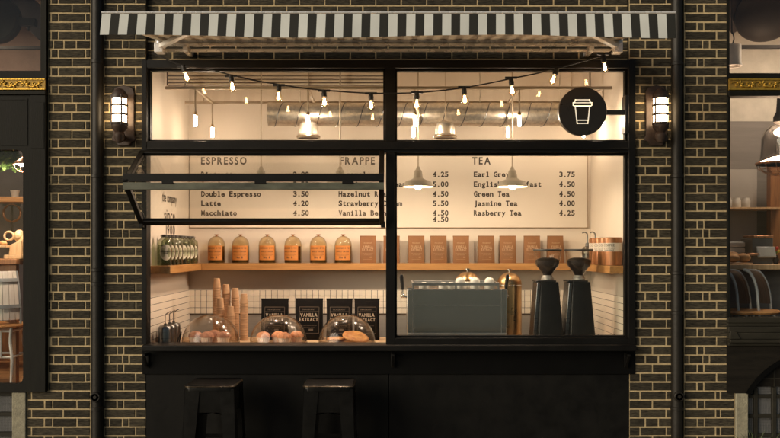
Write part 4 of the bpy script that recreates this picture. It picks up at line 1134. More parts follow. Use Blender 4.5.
# ---------------------------------------------------------------- grinders
def grinder(px):
    y0 = .36; x = X(px, y0); yc = y0 + .13
    t = thing('coffee_grinder', None, 'grinder', (x, yc, ZT), 'coffee grinders by the right wall')
    z1 = Z(282.4, y0); hb, ht = L(13.4, y0), L(9.3, y0)
    m = MB(); zz = [ZT + .004, z1]; vs = []
    o_ = rrect(-1, 1, -1, 1, .16, 4); n = len(o_)
    for z_, hw, yd_ in ((ZT + .004, hb, .15), (ZT + .02, hb * 1.0, .15), (z1, ht, .105)):
        vs += [(x + a * hw, yc + b * yd_ + (.0 if z_ < z1 else .02), z_) for a, b in o_]
    fs = [(i * n + j, i * n + (j + 1) % n, (i + 1) * n + (j + 1) % n, (i + 1) * n + j) for i in range(2) for j in range(n)] + [tuple(range(n)), tuple(2 * n + j for j in range(n))]
    m.add(vs, fs); m.build('body', 'grinder', t, sharp=40)
    m = MB(); xs = x - ht
    m.prism([(x - hb * 1.06 - .028, ZT + .004), (x - hb * 1.02, ZT + .004), (x - ht * 1.02, z1 - .004), (x - ht * 1.03 - .028, z1 - .004)], yc - .10, yc + .12); m.build('side_cover', 'steel_dark', t, bevel=.004)
    m = MB(); m.box(x - ht - .038, x + ht * .72, yc - .085, yc + .12, z1 + .001, z1 + .016); m.build('top_plate', 'rubber', t, bevel=.004)
    m = MB(); m.lathe([(.05, 0), (.055, .004), (.055, .02), (.046, .03), (.042, .042), (.002, .042)], (x - .004, yc, z1 + .016), 24); m.build('collar', 'steel', t)
    zc = z1 + .056; ztp = Z(251, y0); hh = ztp - zc; r = L(12.6, yc)
    m = MB(); m.shell([(.036, 0), (.05, hh * .12), (r * .66, hh * .26), (r * .92, hh * .42), (r * .98, hh * .56), (r * 1.0, hh * .7), (r * 1.06, hh)], (x - .004, yc, zc), 32); hp = m.build('hopper', 'clear', t)
    m = MB(); m.lathe([(.002, .004), (.034, .004), (.047, hh * .13), (r * .62, hh * .26), (r * .88, hh * .42), (r * .94, hh * .56), (r * .945, hh * .62), (r * .75, hh * .68), (r * .4, hh * .73), (.002, hh * .72)], (x - .004, yc, zc), 32); m.build('beans', 'beans', hp)
    m = MB(); m.lathe([(r * 1.07, hh), (r * 1.12, hh + .002), (r * 1.12, hh + .014), (r * 1.06, hh + .018), (.002, hh + .018)], (x - .004, yc, zc), 32); m.build('lid', 'rubber', hp)
    m = MB(); m.cyl((x, yc + .16, z1 - .1), (x, yc + .20, z1 - .16), .03, .02, n=14); m.box(x - .03, x + .03, yc + .15, yc + .24, z1 - .3, z1 - .28); m.build('spout', 'chrome', t)
    return t
g1 = grinder(550.6); g1['label'] = 'black coffee grinder with a bean hopper, nearer the espresso machine'
dup(g1, (X(582.6, .36), .49, ZT), 'black coffee grinder with a bean hopper, nearer the right wall')

# ================================================================= overhead: vent grille, rails, duct, lamps
vg = thing('vent_grille', 'long slatted vent grille hanging below the ceiling, left of the mullion', 'vent', (X(270, .58), .58, 3.3))
yv = .58; vx0, vx1 = X(167, yv), X(386, yv)
MB().box(vx0, vx1, yv + .03, yv + .05, Z(85, yv), Z(73, yv)).build('backing', 'chair_wood', vg)
for a in (vx0, vx1 - .012): MB().box(a, a + .012, yv - .013, yv + .05, Z(85.4, yv), Z(72.8, yv)).build('end_cap', 'chair_wood', vg)
for a in (vx0 + .3, vx1 - .3): MB().cyl((a, yv + .04, Z(73, yv)), (a, yv + .04, ZC), .006, n=8).build('hanger', 'conduit', vg)
for a, b in ((73, 75.5), (76.5, 78.9), (79.9, 82.2), (83.2, 85.2)): MB().box(vx0, vx1, yv - .012, yv + .008, Z(b, yv), Z(a, yv)).build('slat', 'ceiling_paint', vg, bevel=.003)
yf, ybk = .36, 1.10
rl = thing('lamp_rail', 'ladder of thin metal rails carrying the tube lamps', 'lamp rail', (0, .7, Z(88, yf)))
zr = Z(88, yf); zrb = zr
m = MB(); m.box(X(165.4, yf), X(612, yf), yf - .013, yf + .013, zr - .013, zr + .013); m.build('front_rail', 'conduit', rl, bevel=.003)
m = MB(); m.box(X(185, ybk), X(596, ybk), ybk - .013, ybk + .013, zr - .013, zr + .013); m.build('back_rail', 'conduit', rl, bevel=.003)
tubes_f = [195.4, 308, 415, 519.4, 603]; tubes_b = [212.4, 314.2, 413.4, 508, 583.6]
for a, b in zip(tubes_f, tubes_b):
    MB().beam((X(a, yf), yf + .013, zr), (X(b, ybk), ybk - .013, zr), .018, .02).build('cross_rail', 'conduit', rl)
for a in (185, 590):
    for y in (yf, ybk):
        MB().cyl((X(a, yf), y, zr + .012), (X(a, yf), y, ZC), .006, n=8).build('hanger', 'conduit', rl)
def tube_lamp(x, y):
    z1 = Z(118.4, yf) if True else 0
    t = thing('tube_lamp', None, 'lamp', (x, y, zr), 'tube lamps on the rail')
    d0 = zr - .014
    MB().cyl((x, y, d0 - .215), (x, y, d0), .0075, n=10).build('stem', 'conduit', t)
    MB().lathe([(.0145, -.228), (.0145, -.205), (.010, -.196), (.002, -.196)], (x, y, d0), 14).build('holder', 'brass', t)
    MB().lathe([(.002, -.322), (.009, -.321), (.0135, -.314), (.0135, -.229), (.002, -.229)], (x, y, d0), 16).build('glowing_tube', 'tube_glow', t)
    return t
tn = ['leftmost', 'second from left', 'middle', 'fourth from left', 'rightmost']
proto = None
for lst, y, rn in ((tubes_f, yf, 'front'), (tubes_b, ybk, 'back')):
    for px, nm in zip(lst, tn):
        lab = 'glowing tube lamp hanging from the %s rail, %s' % (rn, nm)
        if proto is None: proto = tube_lamp(X(px, y), y); proto['label'] = lab
        else: dup(proto, (X(px, y), y, zr), lab)
# spiral duct
yd2 = .76; rdt = L(11.6, yd2)
dt = thing('spiral_duct', 'spiral wound metal air duct below the ceiling', 'duct', (0, yd2, Z(114.5, yd2)))
zc = Z(114.6, yd2); dx0, dx1 = X(268.5, yd2), X(588, yd2)
m = MB(); n = 40; seg = 120; vs = []; fs = []
for i in range(seg + 1):
    x = dx0 + (dx1 - dx0) * i / seg
    for j in range(n):
        a = 2 * PI * j / n; ph = (x / .155 + .5 * math.sin(a) * .35 + j / n * .0) % 1.0
        rr_ = rdt + rnd.uniform(-.0004, .0004)
        vs.append((x, yd2 + rr_ * math.cos(a), zc + rr_ * math.sin(a)))
for i in range(seg):
    for j in range(n): fs.append((i * n + j, i * n + (j + 1) % n, (i + 1) * n + (j + 1) % n, (i + 1) * n + j))
fs += [tuple(range(n)), tuple(seg * n + j for j in range(n))]
m.add(vs, fs); m.build('duct_pipe', 'duct', dt, sharp=60)
m = MB(); pts_ = []
for i in range(int((dx1 - dx0) / .19 * 24)):
    x = dx0 + .01 + i * .19 / 24; a = 2 * PI * i / 24
    pts_.append(Vector((x, yd2 + (rdt + .002) * math.cos(a), zc - (rdt + .002) * math.sin(a))))
m.tube(pts_, .0042, 6); m.build('spiral_seam', 'steel_dark', dt)
for px in (300, 390, 480, 560):
    x = X(px, yd2); m = MB(); m.lathe([(0, 0)], (0, 0, 0)) if False else None
    m.rings([((x - .012, yd2, zc), rdt + .003), ((x - .012, yd2, zc), rdt + .008), ((x + .012, yd2, zc), rdt + .008), ((x + .012, yd2, zc), rdt + .003)], 36)
    m.cyl((x, yd2, zc + rdt), (x, yd2, ZC), .005, n=8); m.build('hanger_strap', 'duct', dt)
# enamel pendants
def pendant(px):
    y = .52; x = X(px, y); zb = Z(186.8, y)
    t = thing('pendant_lamp', None, 'pendant lamp', (x, y, zb), 'enamel pendant lamps over the counter')
    R0 = L(15, y)
    z = lambda py: Z(py, y)
    MB().cyl((x, y, z(168)), (x, y, ZC), .0075, n=10).build('stem', 'conduit', t)
    m = MB(); pr = [(.012, z(166.6)), (.018, z(168)), (.020, z(169.4)), (.030, z(170.2)), (.036, z(171.6)), (.044, z(178.2)), (.072, z(180)), (R0 * .82, z(181.2)), (R0 * .90, z(182.4)), (R0 * .95, z(185.2)), (R0 * 1.02, z(186.3)), (R0 * 1.02, z(186.9)), (R0 * .93, z(185.8)), (R0 * .86, z(183)), (.07, z(181)), (.038, z(179)), (.02, z(175))]
    m.shell(pr, (x, y, 0), 36); m.build('shade', 'shade_enamel', t, sharp=50)
    m = MB(); m.sphere((x, y, z(186.0)), .031, .031, .032); m.build('bulb', 'pendant_glow', t)
    return t
pn = ['leftmost', 'second from left, over the window hatch', 'third from left, just right of the mullion', 'rightmost, over the tea list']
proto = None
for px, nm in zip((261.2, 340.2, 418.2, 512.4), pn):
    lab = 'beige enamel pendant lamp on a thin stem, ' + nm
    if proto is None: proto = pendant(px); proto['label'] = lab
    else: dup(proto, (X(px, .52), .52, Z(186.8, .52)), lab)
# small glass bell pendants
def bell(px):
    y = .53; x = X(px, y); z = lambda py: Z(py, y)
    t = thing('bell_pendant', None, 'pendant lamp', (x, y, z(138)), 'small bell pendants')
    MB().cyl((x, y, z(121)), (x, y, ZC), .0035, n=8).build('wire', 'conduit', t)
    r1, r2 = L(9.4, y), L(11.8, y)
    m = MB(); m.shell([(.01, z(121.4)), (r1 * .7, z(122)), (r1 * .92, z(124)), (r1, z(128)), (r1, z(134.4)), (r2 * .95, z(135.6)), (r2, z(137.2)), (r2 * .96, z(138.2)), (r1, z(138.2))], (x, y, 0), 32); m.build('shade', 'duct', t)
    m = MB(); m.lathe([(r2 * .97, z(137.6)), (r2 * 1.02, z(137.2)), (r2 * 1.0, z(136.4)), (r2 * .96, z(136.8)), (r2 * .97, z(137.6))], (x, y, 0), 32); m.build('rim', 'brass', t)
    m = MB(); m.lathe([(.02, z(126)), (.02, z(122)), (.002, z(121))], (x, y, 0), 14); m.build('holder', 'brass', t)
    return t
b1 = bell(308.4); b1['label'] = 'small metal bell pendant in front of the duct, left of the mullion'
dup(b1, (X(445.2, .53), .53, Z(138, .53)), 'small metal bell pendant in front of the duct, right of the mullion')
# ================================================================= neighbouring shopfronts
def frieze(root, x0, x1, z0, z1, y):
    """carved gilt band: a running scroll with leaves"""
    m = MB(); h = z1 - z0; zc = (z0 + z1) / 2
    m.box(x0, x1, y - .004, y + .02, z0, z1, 1)
    m.box(x0, x1, y - .012, y - .004, z0, z0 + h * .12, 0); m.box(x0, x1, y - .012, y - .004, z1 - h * .12, z1, 0)
    per = .19; x = x0 + .01; i = 0
    path = []
    n = int((x1 - x0 - .03) / .012)
    for q in range(n + 1):
        xx = x0 + .015 + q * .012; path.append(Vector((xx, y - .008, zc + h * .24 * math.sin(2 * PI * (xx - x0) / per))))
    m.tube(path, .0065, 6)
    while x + per * .5 < x1 - .03:
        s_ = 1 if i % 2 == 0 else -1
        c = Vector((x + per * .26, y - .008, zc - s_ * h * .08))
        m.tube([c + Vector((math.cos(t) * h * .16 * (1 - t / 9), 0, s_ * math.sin(t) * h * .16 * (1 - t / 9))) for t in [q * .55 for q in range(11)]], .005, 6)
        for ang, ln in ((.5, .30), (1.3, .26), (-.35, .30), (2.2, .22)):
            d_ = Vector((math.cos(ang), 0, math.sin(ang) * s_)); p = c + d_ * h * .28 + Vector((per * .12, 0, 0))
            rot = Matrix.Rotation(-math.atan2(d_.z, d_.x), 3, 'Y')
            p.z = min(max(p.z, z0 + h * .26), z1 - h * .26)
            if p.x + .03 < x1: m.sphere(p, h * ln * .75, .009, h * .085, n=10, m=6, rot=rot)
        x += per * .5; i += 1
    m.build('gilt_frieze', ['gilding', 'gilding_ground'], root, sharp=60)

XL = -5.2   # the left neighbour runs on out of the picture
ls = thing('neighbour_shopfront', 'dark olive shopfront with round cornered window, left of the brick piers', 'shop front', (XL, 0, 0))
xr = X(47.4); f0, f1 = -.02, .08
# upper light
m = MB(); a0, a1, c0, c1 = X(-210), X(42.2), Z(72.6), 3.97
m.plate(rect(XL, xr, Z(78.6), 4.3), [rect(a0, a1, c0, c1)], f0, f1); m.build('upper_frame', 'front_green', ls, bevel=.004)
m = MB(); w = .016
for q in ((a0, a1, c0, c0 + w), (a0, a1, c1 - w, c1), (a0, a0 + w, c0 + w, c1 - w), (a1 - w, a1, c0 + w, c1 - w)): m.box(q[0], q[1], f0 + .02, f0 + .05, q[2], q[3])
m.build('glazing_bead', 'front_green', ls, bevel=.003)
MB().box(a0, a1, .034, .042, c0, c1).build('upper_glass', 'pane', ls)
frieze(ls, XL, X(46.6), Z(90.4), Z(79.2), -.026)
m = MB(); m.box(XL, xr, f0 - .02, f1, Z(95.6), Z(91)); m.box(XL, xr, f0 + .018, f1 - .01, Z(90.9), Z(78.7)); m.build('moulding', 'front_green', ls, bevel=.006)
# lower door leaf with the rounded opening
zd0 = Z(391.6); m = MB()
op = rrect(X(-96), X(24.2), Z(383.6), Z(150), .055, 8)
op2 = rrect(X(-214), X(-112), Z(383.6), Z(150), .055, 8)
m.plate(rect(XL, X(31.4), zd0, Z(95.8)), [op, op2], f0 - .004, f1 - .03); m.build('window_panel', 'front_green', ls, bevel=.004)
MB().box(X(31.7), X(47.2), f0 - .016, f1, zd0, Z(95.8)).build('pilaster', 'front_green', ls, bevel=.004)
m = MB(); m.box(X(33), X(46), f0 - .020, f0 - .0165, Z(149), Z(103)); m.build('pilaster_panel', 'front_green', ls, bevel=.003)
m = MB(); m.plate(rect(XL + .1, X(29), Z(146), Z(99)), [rect(XL + .13, X(27.5), Z(144.6), Z(100.4))], f0 - .008, f0 - .0045); m.build('panel_bead', 'front_green', ls, bevel=.002)
MB().box(X(-100), X(27), .034, .042, Z(386), Z(148)).build('lower_glass', 'pane', ls)
MB().box(X(-217), X(-110), .034, .042, Z(386), Z(148)).build('lower_glass', 'pane', ls)
# basement: stone jamb, wired window
tag(MB().box(X(12.6), X(26.4), -.015, .3, .0, Z(392.4)).build('stone_jamb', 'stone', bevel=.006), 'pale stone jamb at the foot of the left brick pier', 'stone post')
def wired(name, label, x0, x1, z0, z1, vb, hb, y=.06, arch=None):
    t = thing(name, label, 'basement window', ((x0 + x1) / 2, y, z0))
    m = MB(); m.box(x0, x1, y + .02, y + .028, z0, z1); m.build('wired_pane', 'wire_glass', t)
    m = MB(); s_ = .0125; x = x0
    while x < x1: m.box(x - .0008, x + .0008, y + .015, y + .0175, z0, z1); x += s_
    z = z0
    while z < z1: m.box(x0, x1, y + .0125, y + .0148, z - .0008, z + .0008); z += s_
    m.build('wire_mesh', 'steel_dark', t, flat=True)
    m = MB()
    for a, b in vb: m.box(a, b, y - .02, y + .012, z0, z1)
    for a, b in hb: m.box(x0, x1, y - .016, y + .0118, a, b)
    m.build('glazing_bars', 'front_mould', t, bevel=.003)
    return t
wired('basement_window', 'wired basement window with dark bars, beside the left stone jamb', XL, X(12.4), 0.02, Z(391.8), [(X(11.4 - 31 * q) - .012, X(11.4 - 31 * q) + .012) for q in range(1, 11)] + [(X(11.6), X(12.4))], [(Z(417.2), Z(413.2)), (Z(397), Z(391.8)), (Z(438), Z(433.2))])
MB().box(XL, X(12.4), .088, .12, 0.02, Z(391.8)).build('basement_backing', 'front_brown').__setitem__('label', 'dark boarding behind the left basement window')
bpy.data.objects['basement_backing']['category'] = 'boarding'
# ---------------------------------------------------------------- left room
def room(x0, x1, zf, zc, yb, top_mat, low_mat, zsplit, floor_mat, shared):
    struct(MB().box(x0, x1, .12, yb, zf - .1, zf).build('floor', floor_mat)); struct(MB().box(x0, x1, .12, yb, zc, zc + .1).build('ceiling', 'ceiling_paint'))
    struct(MB().box(x0, x1, yb, yb + .1, zsplit, zc).build('back_wall', top_mat)); struct(MB().box(x0, x1, yb - .02, yb + .1, zf, zsplit - .001).build('back_wall', low_mat))
    for a in (x0, x1): struct(MB().box(a - .05, a + .05, .12, yb + .1, zf, zc).build('side_wall', low_mat))
zfl = .56
room(XL, -2.48, zfl, 4.25, 2.3, 'plaster_brown', 'dusky_wall', Z(122, 2.3), 'herring', None)
# upper: big dark disc lamp on an arm, dark rod and beam
y = .9; t = thing('drum_lamp', 'large dark round lamp behind the left upper window', 'pendant lamp', (X(-3, y), y, Z(19, y)))
c = Vector((X(-3, y), y, Z(19.5, y))); r = L(23.5, y)
m = MB(); m.rings([(c + Vector((0, .05, 0)), r * .96), (c + Vector((0, .04, 0)), r), (c - Vector((0, .03, 0)), r), (c - Vector((0, .05, 0)), r * .9)], 48); m.build('shade', 'dark_lamp', t)
m = MB(); m.beam(c + Vector((r * .9, 0, -.02)), (X(36, y), y, Z(23, y)), .07, .07); m.beam((X(28.6, y), y, Z(23, y)), (X(28.6, y), y, Z(31, y)), .012, .012); m.build('arm', 'dark_lamp', t)
tag(MB().box(XL + .1, -2.55, 1.28, 1.32, Z(49.4, 1.3), Z(46.6, 1.3)).build('hanging_rail', 'dark_lamp'), 'thin dark horizontal rail behind the left upper window', 'rail')
m = MB(); m.beam((X(8, 1.2), 1.2, Z(-8, 1.2)), (X(52, 1.2), 1.2, Z(34, 1.2)), .24, .2, up=(0, 1, 0)); tag(m.build('diagonal_brace', 'brace_brown', bevel=.01), 'dark diagonal brace in the corner of the left upper window', 'beam')
# hanging plant
def leafm(mb, p, d_, ln, wd):
    d_ = d_.normalized(); sd = d_.cross(Vector((rnd.uniform(-1, 1), rnd.uniform(-1, 1), rnd.uniform(-1, 1)))).normalized(); nn = d_.cross(sd)
    a, b, e = p + d_ * ln * .35 + sd * wd + nn * wd * .2, p + d_ * ln * .35 - sd * wd + nn * wd * .2, p + d_ * ln
    f = p + d_ * ln * .75 + sd * wd * .6; g = p + d_ * ln * .75 - sd * wd * .6
    mb.add([p, a, f, e, g, b], [(0, 1, 2, 3, 4, 5)])
y = .50; hp = thing('hanging_plant', 'leafy green trailing plant hanging in the left lower window', 'plant', (X(0, y), y, Z(140, y)))
m = MB(); st_ = MB()
for q in range(46):
    px = rnd.uniform(-34, 16); p = Vector((X(px, y), y + rnd.uniform(-.10, .12), Z(142, y)))
    ln = rnd.uniform(.12, .30) * (1.25 if px < 4 else .75); path = []
    for s_ in range(11):
        path.append(p + Vector((.02 * math.sin(s_ * .7 + q), .02 * math.cos(s_ * .5 + q), -ln * s_ / 10)))
    st_.tube(path, .002, 5)
    for pp in path[1:]:
        for _ in range(3): leafm(m, pp + Vector((rnd.uniform(-.02, .02), rnd.uniform(-.02, .02), 0)), Vector((rnd.uniform(-1, 1), rnd.uniform(-1, .6), rnd.uniform(-1, .3))), rnd.uniform(.04, .07), rnd.uniform(.012, .02))
m.build('leaves', 'leaf', hp, flat=True); st_.build('stems', 'leaf', hp)
m = MB(); m.lathe([(.10, 0), (.14, .12), (.13, .13), (.11, .02), (.002, .02)], (X(-10, y), y, Z(141, y)), 20); m.cyl((X(-10, y), y, Z(136, y)), (X(-10, y), y, 4.25), .004, n=6); m.build('pot', 'pot_white', hp)
# copper pendant
def cage_lamp(name, label, px, y, pr, glow, ztop, cage=None):
    x = X(px, y); t = thing(name, label, 'pendant lamp', (x, y, pr[0][1]))
    MB().cyl((x, y, pr[0][1]), (x, y, ztop), .008, n=10).build('stem', 'dark_lamp', t)
    return t, x
y = .24; xq = X(24, y); z = lambda py: Z(py, y)
cl_ = thing('copper_lamp', 'small glowing copper lamp with a wire guard in the left lower window', 'pendant lamp', (xq, y, z(166)))
m = MB(); m.cyl((xq, y, z(160)), (xq, y, z(134)), .006, n=10); m.beam((xq, y + .006, z(134)), (xq, .05, z(134)), .012, .012); m.build('stem', 'dark_lamp', cl_)
m = MB(); m.shell([(.02, z(157)), (.04, z(159)), (.07, z(161.6)), (.086, z(163.8)), (.088, z(164.6)), (.06, z(162.8)), (.02, z(159))], (xq, y, 0), 28); m.build('shade', 'copper_lamp', cl_)
m = MB(); m.sphere((xq, y, z(163.8)), .050, .050, .022); m.build('bulb', 'shop_lamp_glow', cl_)
m = MB()
for q in range(8):
    a = 2 * PI * q / 8; m.tube([Vector((xq + math.cos(a) * r_, y + math.sin(a) * r_, z(p_))) for r_, p_ in ((.088, 164.6), (.08, 168), (.05, 171), (.0, 172.4))], .0028, 5)
m.build('wire_guard', 'copper_lamp', cl_)
# wall shelf with cup, coffee kit, table, barrel, chair
y = 1.5
tag(MB().box(XL + .1, -2.55, y - .16, y + .16, Z(202, y - .16), Z(196.6, y - .16)).build('amber_shelf', 'amber_wood', bevel=.004), 'amber wood shelf across the left lower window', 'shelf')
m = MB(); m.lathe([(.002, 0), (.03, 0), (.045, .07), (.041, .07), (.027, .006), (.002, .006)], (X(15, y), y, Z(196.6, 1.34) + .001), 20); tag(m.build('shelf_cup', 'pot_white'), 'pale cup on the amber shelf in the left window', 'cup')
yk = 1.7; kz = Z(232, yk)
t = thing('shelf_bracket', 'dark metal bracket with a copper coil hanging below the amber shelf', 'bracket', (X(12, yk), yk, Z(203, yk)))
m = MB(); m.tube([Vector((X(12, yk) + .09 * math.cos(a), yk, Z(213, yk) + .09 * math.sin(a))) for a in [q * .35 for q in range(20)]], .012, 8); m.build('coil', 'copper', t)
m = MB(); m.cyl((X(12, yk), yk, Z(203, yk)), (X(12, yk), yk, Z(232, yk)), .012, n=10); m.beam((X(3, yk), yk, Z(205, yk)), (X(20, yk), yk, Z(205, yk)), .02, .03); m.build('frame', 'dark_lamp', t)
y = .75; ztab = Z(258.6, y)
tb = thing('plank_table', 'rustic brown plank table inside the left window', 'table', (X(0, y), y, zfl))
MB().box(X(-70, y), X(30, y), y - .28, y + .28, ztab - .05, ztab).build('tabletop', 'brown_wood', tb, bevel=.006)
MB().box(X(-66, y), X(28, y), y - .24, y - .21, ztab - .16, ztab - .052).build('apron', 'brown_wood', tb, bevel=.004)
for px in (-62, 25):
    for dy in (-.22, .22): MB().box(X(px, y) - .03, X(px, y) + .03, y + dy - .03, y + dy + .03, zfl + .001, ztab - .052).build('leg', 'brown_wood', tb, bevel=.004)
gr = thing('wooden_grinder', 'light wooden hand grinder with a ring handle on the plank table', 'grinder', (X(17, .62), .62, ztab)); y = .62
zq = lambda py: Z(py, y); zb_ = ztab + .001
m = MB(); m.box(X(8.6, y), X(26, y), y - .10, y + .10, zb_, zb_ + .035); m.build('base', 'light_wood', gr, bevel=.004)
m = MB(); m.prism([(X(12, y), zb_ + .036), (X(25, y), zb_ + .036), (X(24.4, y), zq(240)), (X(13.4, y), zq(245))], y - .07, y + .07); m.build('body', 'light_wood', gr, bevel=.004)
m = MB(); m.sphere((X(19.6, y), y, zq(236)), L(5.2, y), .06, L(6.2, y), n=20, m=12); m.cyl((X(21, y), y, zq(233)), (X(22, y), y, zq(247)), .045, n=14); m.build('head', 'light_wood', gr)
m = MB(); c = Vector((X(10, y), y - .02, zq(236))); m.tube([c + Vector((math.cos(a) * L(4.6, y), 0, math.sin(a) * L(4.2, y))) for a in [2 * PI * q / 24 for q in range(25)]], .010, 8); m.build('ring_handle', 'light_wood', gr)
tr = thing('bread_tray', 'small tray of orange pastries on the plank table', 'tray', (X(2, .55), .55, ztab)); y = .55
m = MB(); m.box(X(-22, y), X(9.6, y), y - .07, y + .07, Z(247.5, y), Z(245.4, y)); m.cyl((X(-8, y), y, zb_), (X(-8, y), y, Z(247.5, y)), .02, n=12); m.lathe([(.002, 0), (.06, 0), (.06, .008), (.002, .01)], (X(-8, y), y, zb_), 18); m.build('tray', 'light_wood', tr, bevel=.003)
for i, px in enumerate((-17, -10.5, -3.6, 3.4)): 
    m = MB(); m.sphere((X(px, y), y, Z(245.4, y) + .020), .034, .028, .022, rot=Matrix.Rotation(.2, 3, 'Y')); tag(m.build('bun', 'bread'), 'orange bun on the small tray in the left window, %s from the left' % words[i], 'bun')
# pale slatted chair with its back to the street, on a white metal frame
y = .40; bx = X(-7, y)
ch = thing('slatted_chair', 'pale slatted chair with grey bands and white metal legs, left window', 'chair', (bx, y, zfl))
zt_, zbk, zse = Z(271.5, y - .15), Z(321, y - .15), Z(325.4, y - .15)
def bk(a, tt):   # a in degrees along the curved back, tt from the foot to the top
    rr_ = L(26, y) * (1.02 - .16 * max(tt, 0) ** 1.5); q = R(a); return Vector((bx + rr_ * math.cos(q), y + .06 + rr_ * .85 * math.sin(q), zbk + (zt_ - zbk) * tt))
m = MB(); ns = 11
for s_ in range(ns):
    a0_, a1_ = 192 + 156 * (s_ + .05) / ns, 192 + 156 * (s_ + .95) / ns
    vs = []; fs = []
    for i in range(9):
        tt = i / 8
        for a_ in (a0_, a1_):
            p = bk(a_, tt); n_ = Vector((bx, y + .06, p.z)) - p; vs += [p, p + n_.normalized() * .014]
    for i in range(8):
        q = i * 4; w = q + 4
        fs += [(q, q + 2, w + 2, w), (q + 1, w + 1, w + 3, q + 3), (q, w, w + 1, q + 1), (q + 2, q + 3, w + 3, w + 2)]
    fs += [(0, 1, 3, 2), (32, 34, 35, 33)]
    m.add(vs, fs)
m.build('backrest', 'barrel_wood', ch, bevel=.002)
def band(tt, h_):
    m = MB(); vs = []; fs = []; n = 30; dt_ = h_ / (zt_ - zbk) / 2
    for i in range(n + 1):
        a_ = 190 + 160 * i / n
        for t_ in (tt - dt_, tt + dt_):
            p = bk(a_, t_); n_ = (p - Vector((bx, y + .06, p.z))).normalized(); vs += [p + n_ * .001, p + n_ * .007]
    for i in range(n):
        q = i * 4; w = q + 4; fs += [(q + 1, q + 3, w + 3, w + 1), (q, w, w + 2, q + 2), (q + 2, w + 2, w + 3, q + 3), (q, q + 1, w + 1, w)]
    m.add(vs, fs); m.build('band', 'hoop', ch)
band(.82, .030); band(.28, .030)
for a_ in (189, 351):
    m = MB(); m.tube([bk(a_, i / 10) + Vector((0, 0, .0)) for i in range(-1, 11)], .010, 8); m.build('side_rail', 'hoop', ch)
m = MB(); m.lathe([(.002, zse - .03), (L(26.5, y), zse - .03), (L(28, y), zse - .015), (L(27.5, y), zse), (.002, zse + .004)], (bx, y + .06, 0), 40); m.build('seat', 'amber_wood', ch)
for a_ in (215, 325, 35, 145):
    q = R(a_); c_, s_ = math.cos(q), math.sin(q); r_ = L(27, y)
    pl = [Vector((bx + r_ * f_ * c_, y + .06 + r_ * f_ * s_, zz)) for f_, zz in ((1.0, zse - .03), (.94, zse - .16), (1.06, zfl + .25), (.98, zfl + .02))]
    m = MB(); m.tube(smooth(pl), .0135, 8); m.build('leg', 'white_metal', ch)
for zz, f_ in ((Z(331.5, y - .1), .99), (Z(357.5, y - .1), 1.03)):
    m = MB(); p = [Vector((bx + L(27, y) * f_ * math.cos(R(a_)), y + .06 + L(27, y) * f_ * math.sin(R(a_)), zz)) for a_ in (215, 325, 395, 505, 575)]
    for i in range(4): m.cyl(p[i], p[i + 1], .010, n=8)
    for px in (-16, 5.5):
        if zz < Z(345, y): m.cyl((X(px, y), y - .09, Z(331.5, y - .1)), (X(px, y), y - .09, zz), .009, n=8)
    m.build('stretcher', 'white_metal', ch)
tag(MB().box(XL + .1, -2.56, 2.2, 2.26, zfl, Z(330, 2.2)).build('brick_dado', 'brown_wood'), 'reddish brown boarding low on the back wall of the left room', 'boarding')

# ================================================================= right neighbour
XR = 5.2
rs = thing('neighbour_shopfront', 'dark shopfront with an arched basement opening, right of the brick piers', 'shop front', (XR, 0, 0))
xl_ = X(726.6)
m = MB(); a0, a1, c0, c1 = X(728.6), X(990), Z(73.6), 3.97
m.plate(rect(xl_, XR, Z(78.4), 4.3), [rect(a0, a1, c0, c1)], f0, f1); m.build('upper_frame', 'front_green', rs, bevel=.004)
MB().box(a0, a1, .034, .042, c0, c1).build('upper_glass', 'pane', rs)
frieze(rs, X(728), XR, Z(90.6), Z(79.4), -.026)
m = MB(); m.box(xl_, XR, f0 - .02, f1, Z(96.8), Z(91.2)); m.box(xl_, XR, f0 + .018, f1 - .01, Z(91.1), Z(78.5)); m.build('moulding', 'front_green', rs, bevel=.006)
m = MB(); lo0, lo1 = Z(316.8), Z(97)
m.box(xl_, X(729.4), f0, f1, lo0, lo1); m.box(X(990), XR, f0, f1, lo0, lo1); m.box(X(858), X(868), f0, f1, lo0, lo1); m.build('window_posts', 'front_green', rs, bevel=.003)
for a, b in ((729.6, 858), (868, 990)): MB().box(X(a), X(b), .034, .042, lo0, lo1).build('lower_glass', 'pane', rs)
m = MB()
for za, zb_, out in ((317, 322.6, .03), (322.6, 326, .018), (326, 332, .045), (332, 338.4, .06), (338.4, 341.6, .085), (341.6, 345.2, .045)):
    m.box(xl_, XR, -out, f1, Z(zb_), Z(za) - .0015)
m.build('sill_moulding', 'front_mould', rs, bevel=.004)
m = MB(); m.prism([(X(727), Z(338)), (X(737), Z(338)), (X(733), Z(331)), (X(727), Z(330))], -.075, -.062); m.build('corner_block', 'front_mould', rs, bevel=.003)
# arched panel
acx, acz, ar = 3.2 * 0 + X(816), Z(432), L(81)
lowz = Z(392.8); half = math.sqrt(max(0, ar ** 2 - (lowz - acz) ** 2))
arc = []
a_s = math.atan2(lowz - acz, half)
for q in range(33): 
    a = PI - a_s - (PI - 2 * a_s) * q / 32; arc.append((acx + ar * math.cos(a), acz + ar * math.sin(a)))
m = MB(); m.prism([(xl_, lowz)] + arc + [(XR, lowz), (XR, Z(345.4)), (xl_, Z(345.4))], -.012, .07); m.build('arched_panel', 'front_brown', rs)
m = MB(); n = len(arc); r2 = ar - L(4.6)
inner = [(acx + (x_ - acx) * r2 / ar, acz + (z_ - acz) * r2 / ar) for x_, z_ in arc]
vs = [(x_, -.022, z_) for x_, z_ in arc] + [(x_, -.022, z_) for x_, z_ in inner] + [(x_, .05, z_) for x_, z_ in arc] + [(x_, .05, z_) for x_, z_ in inner]
fs = []
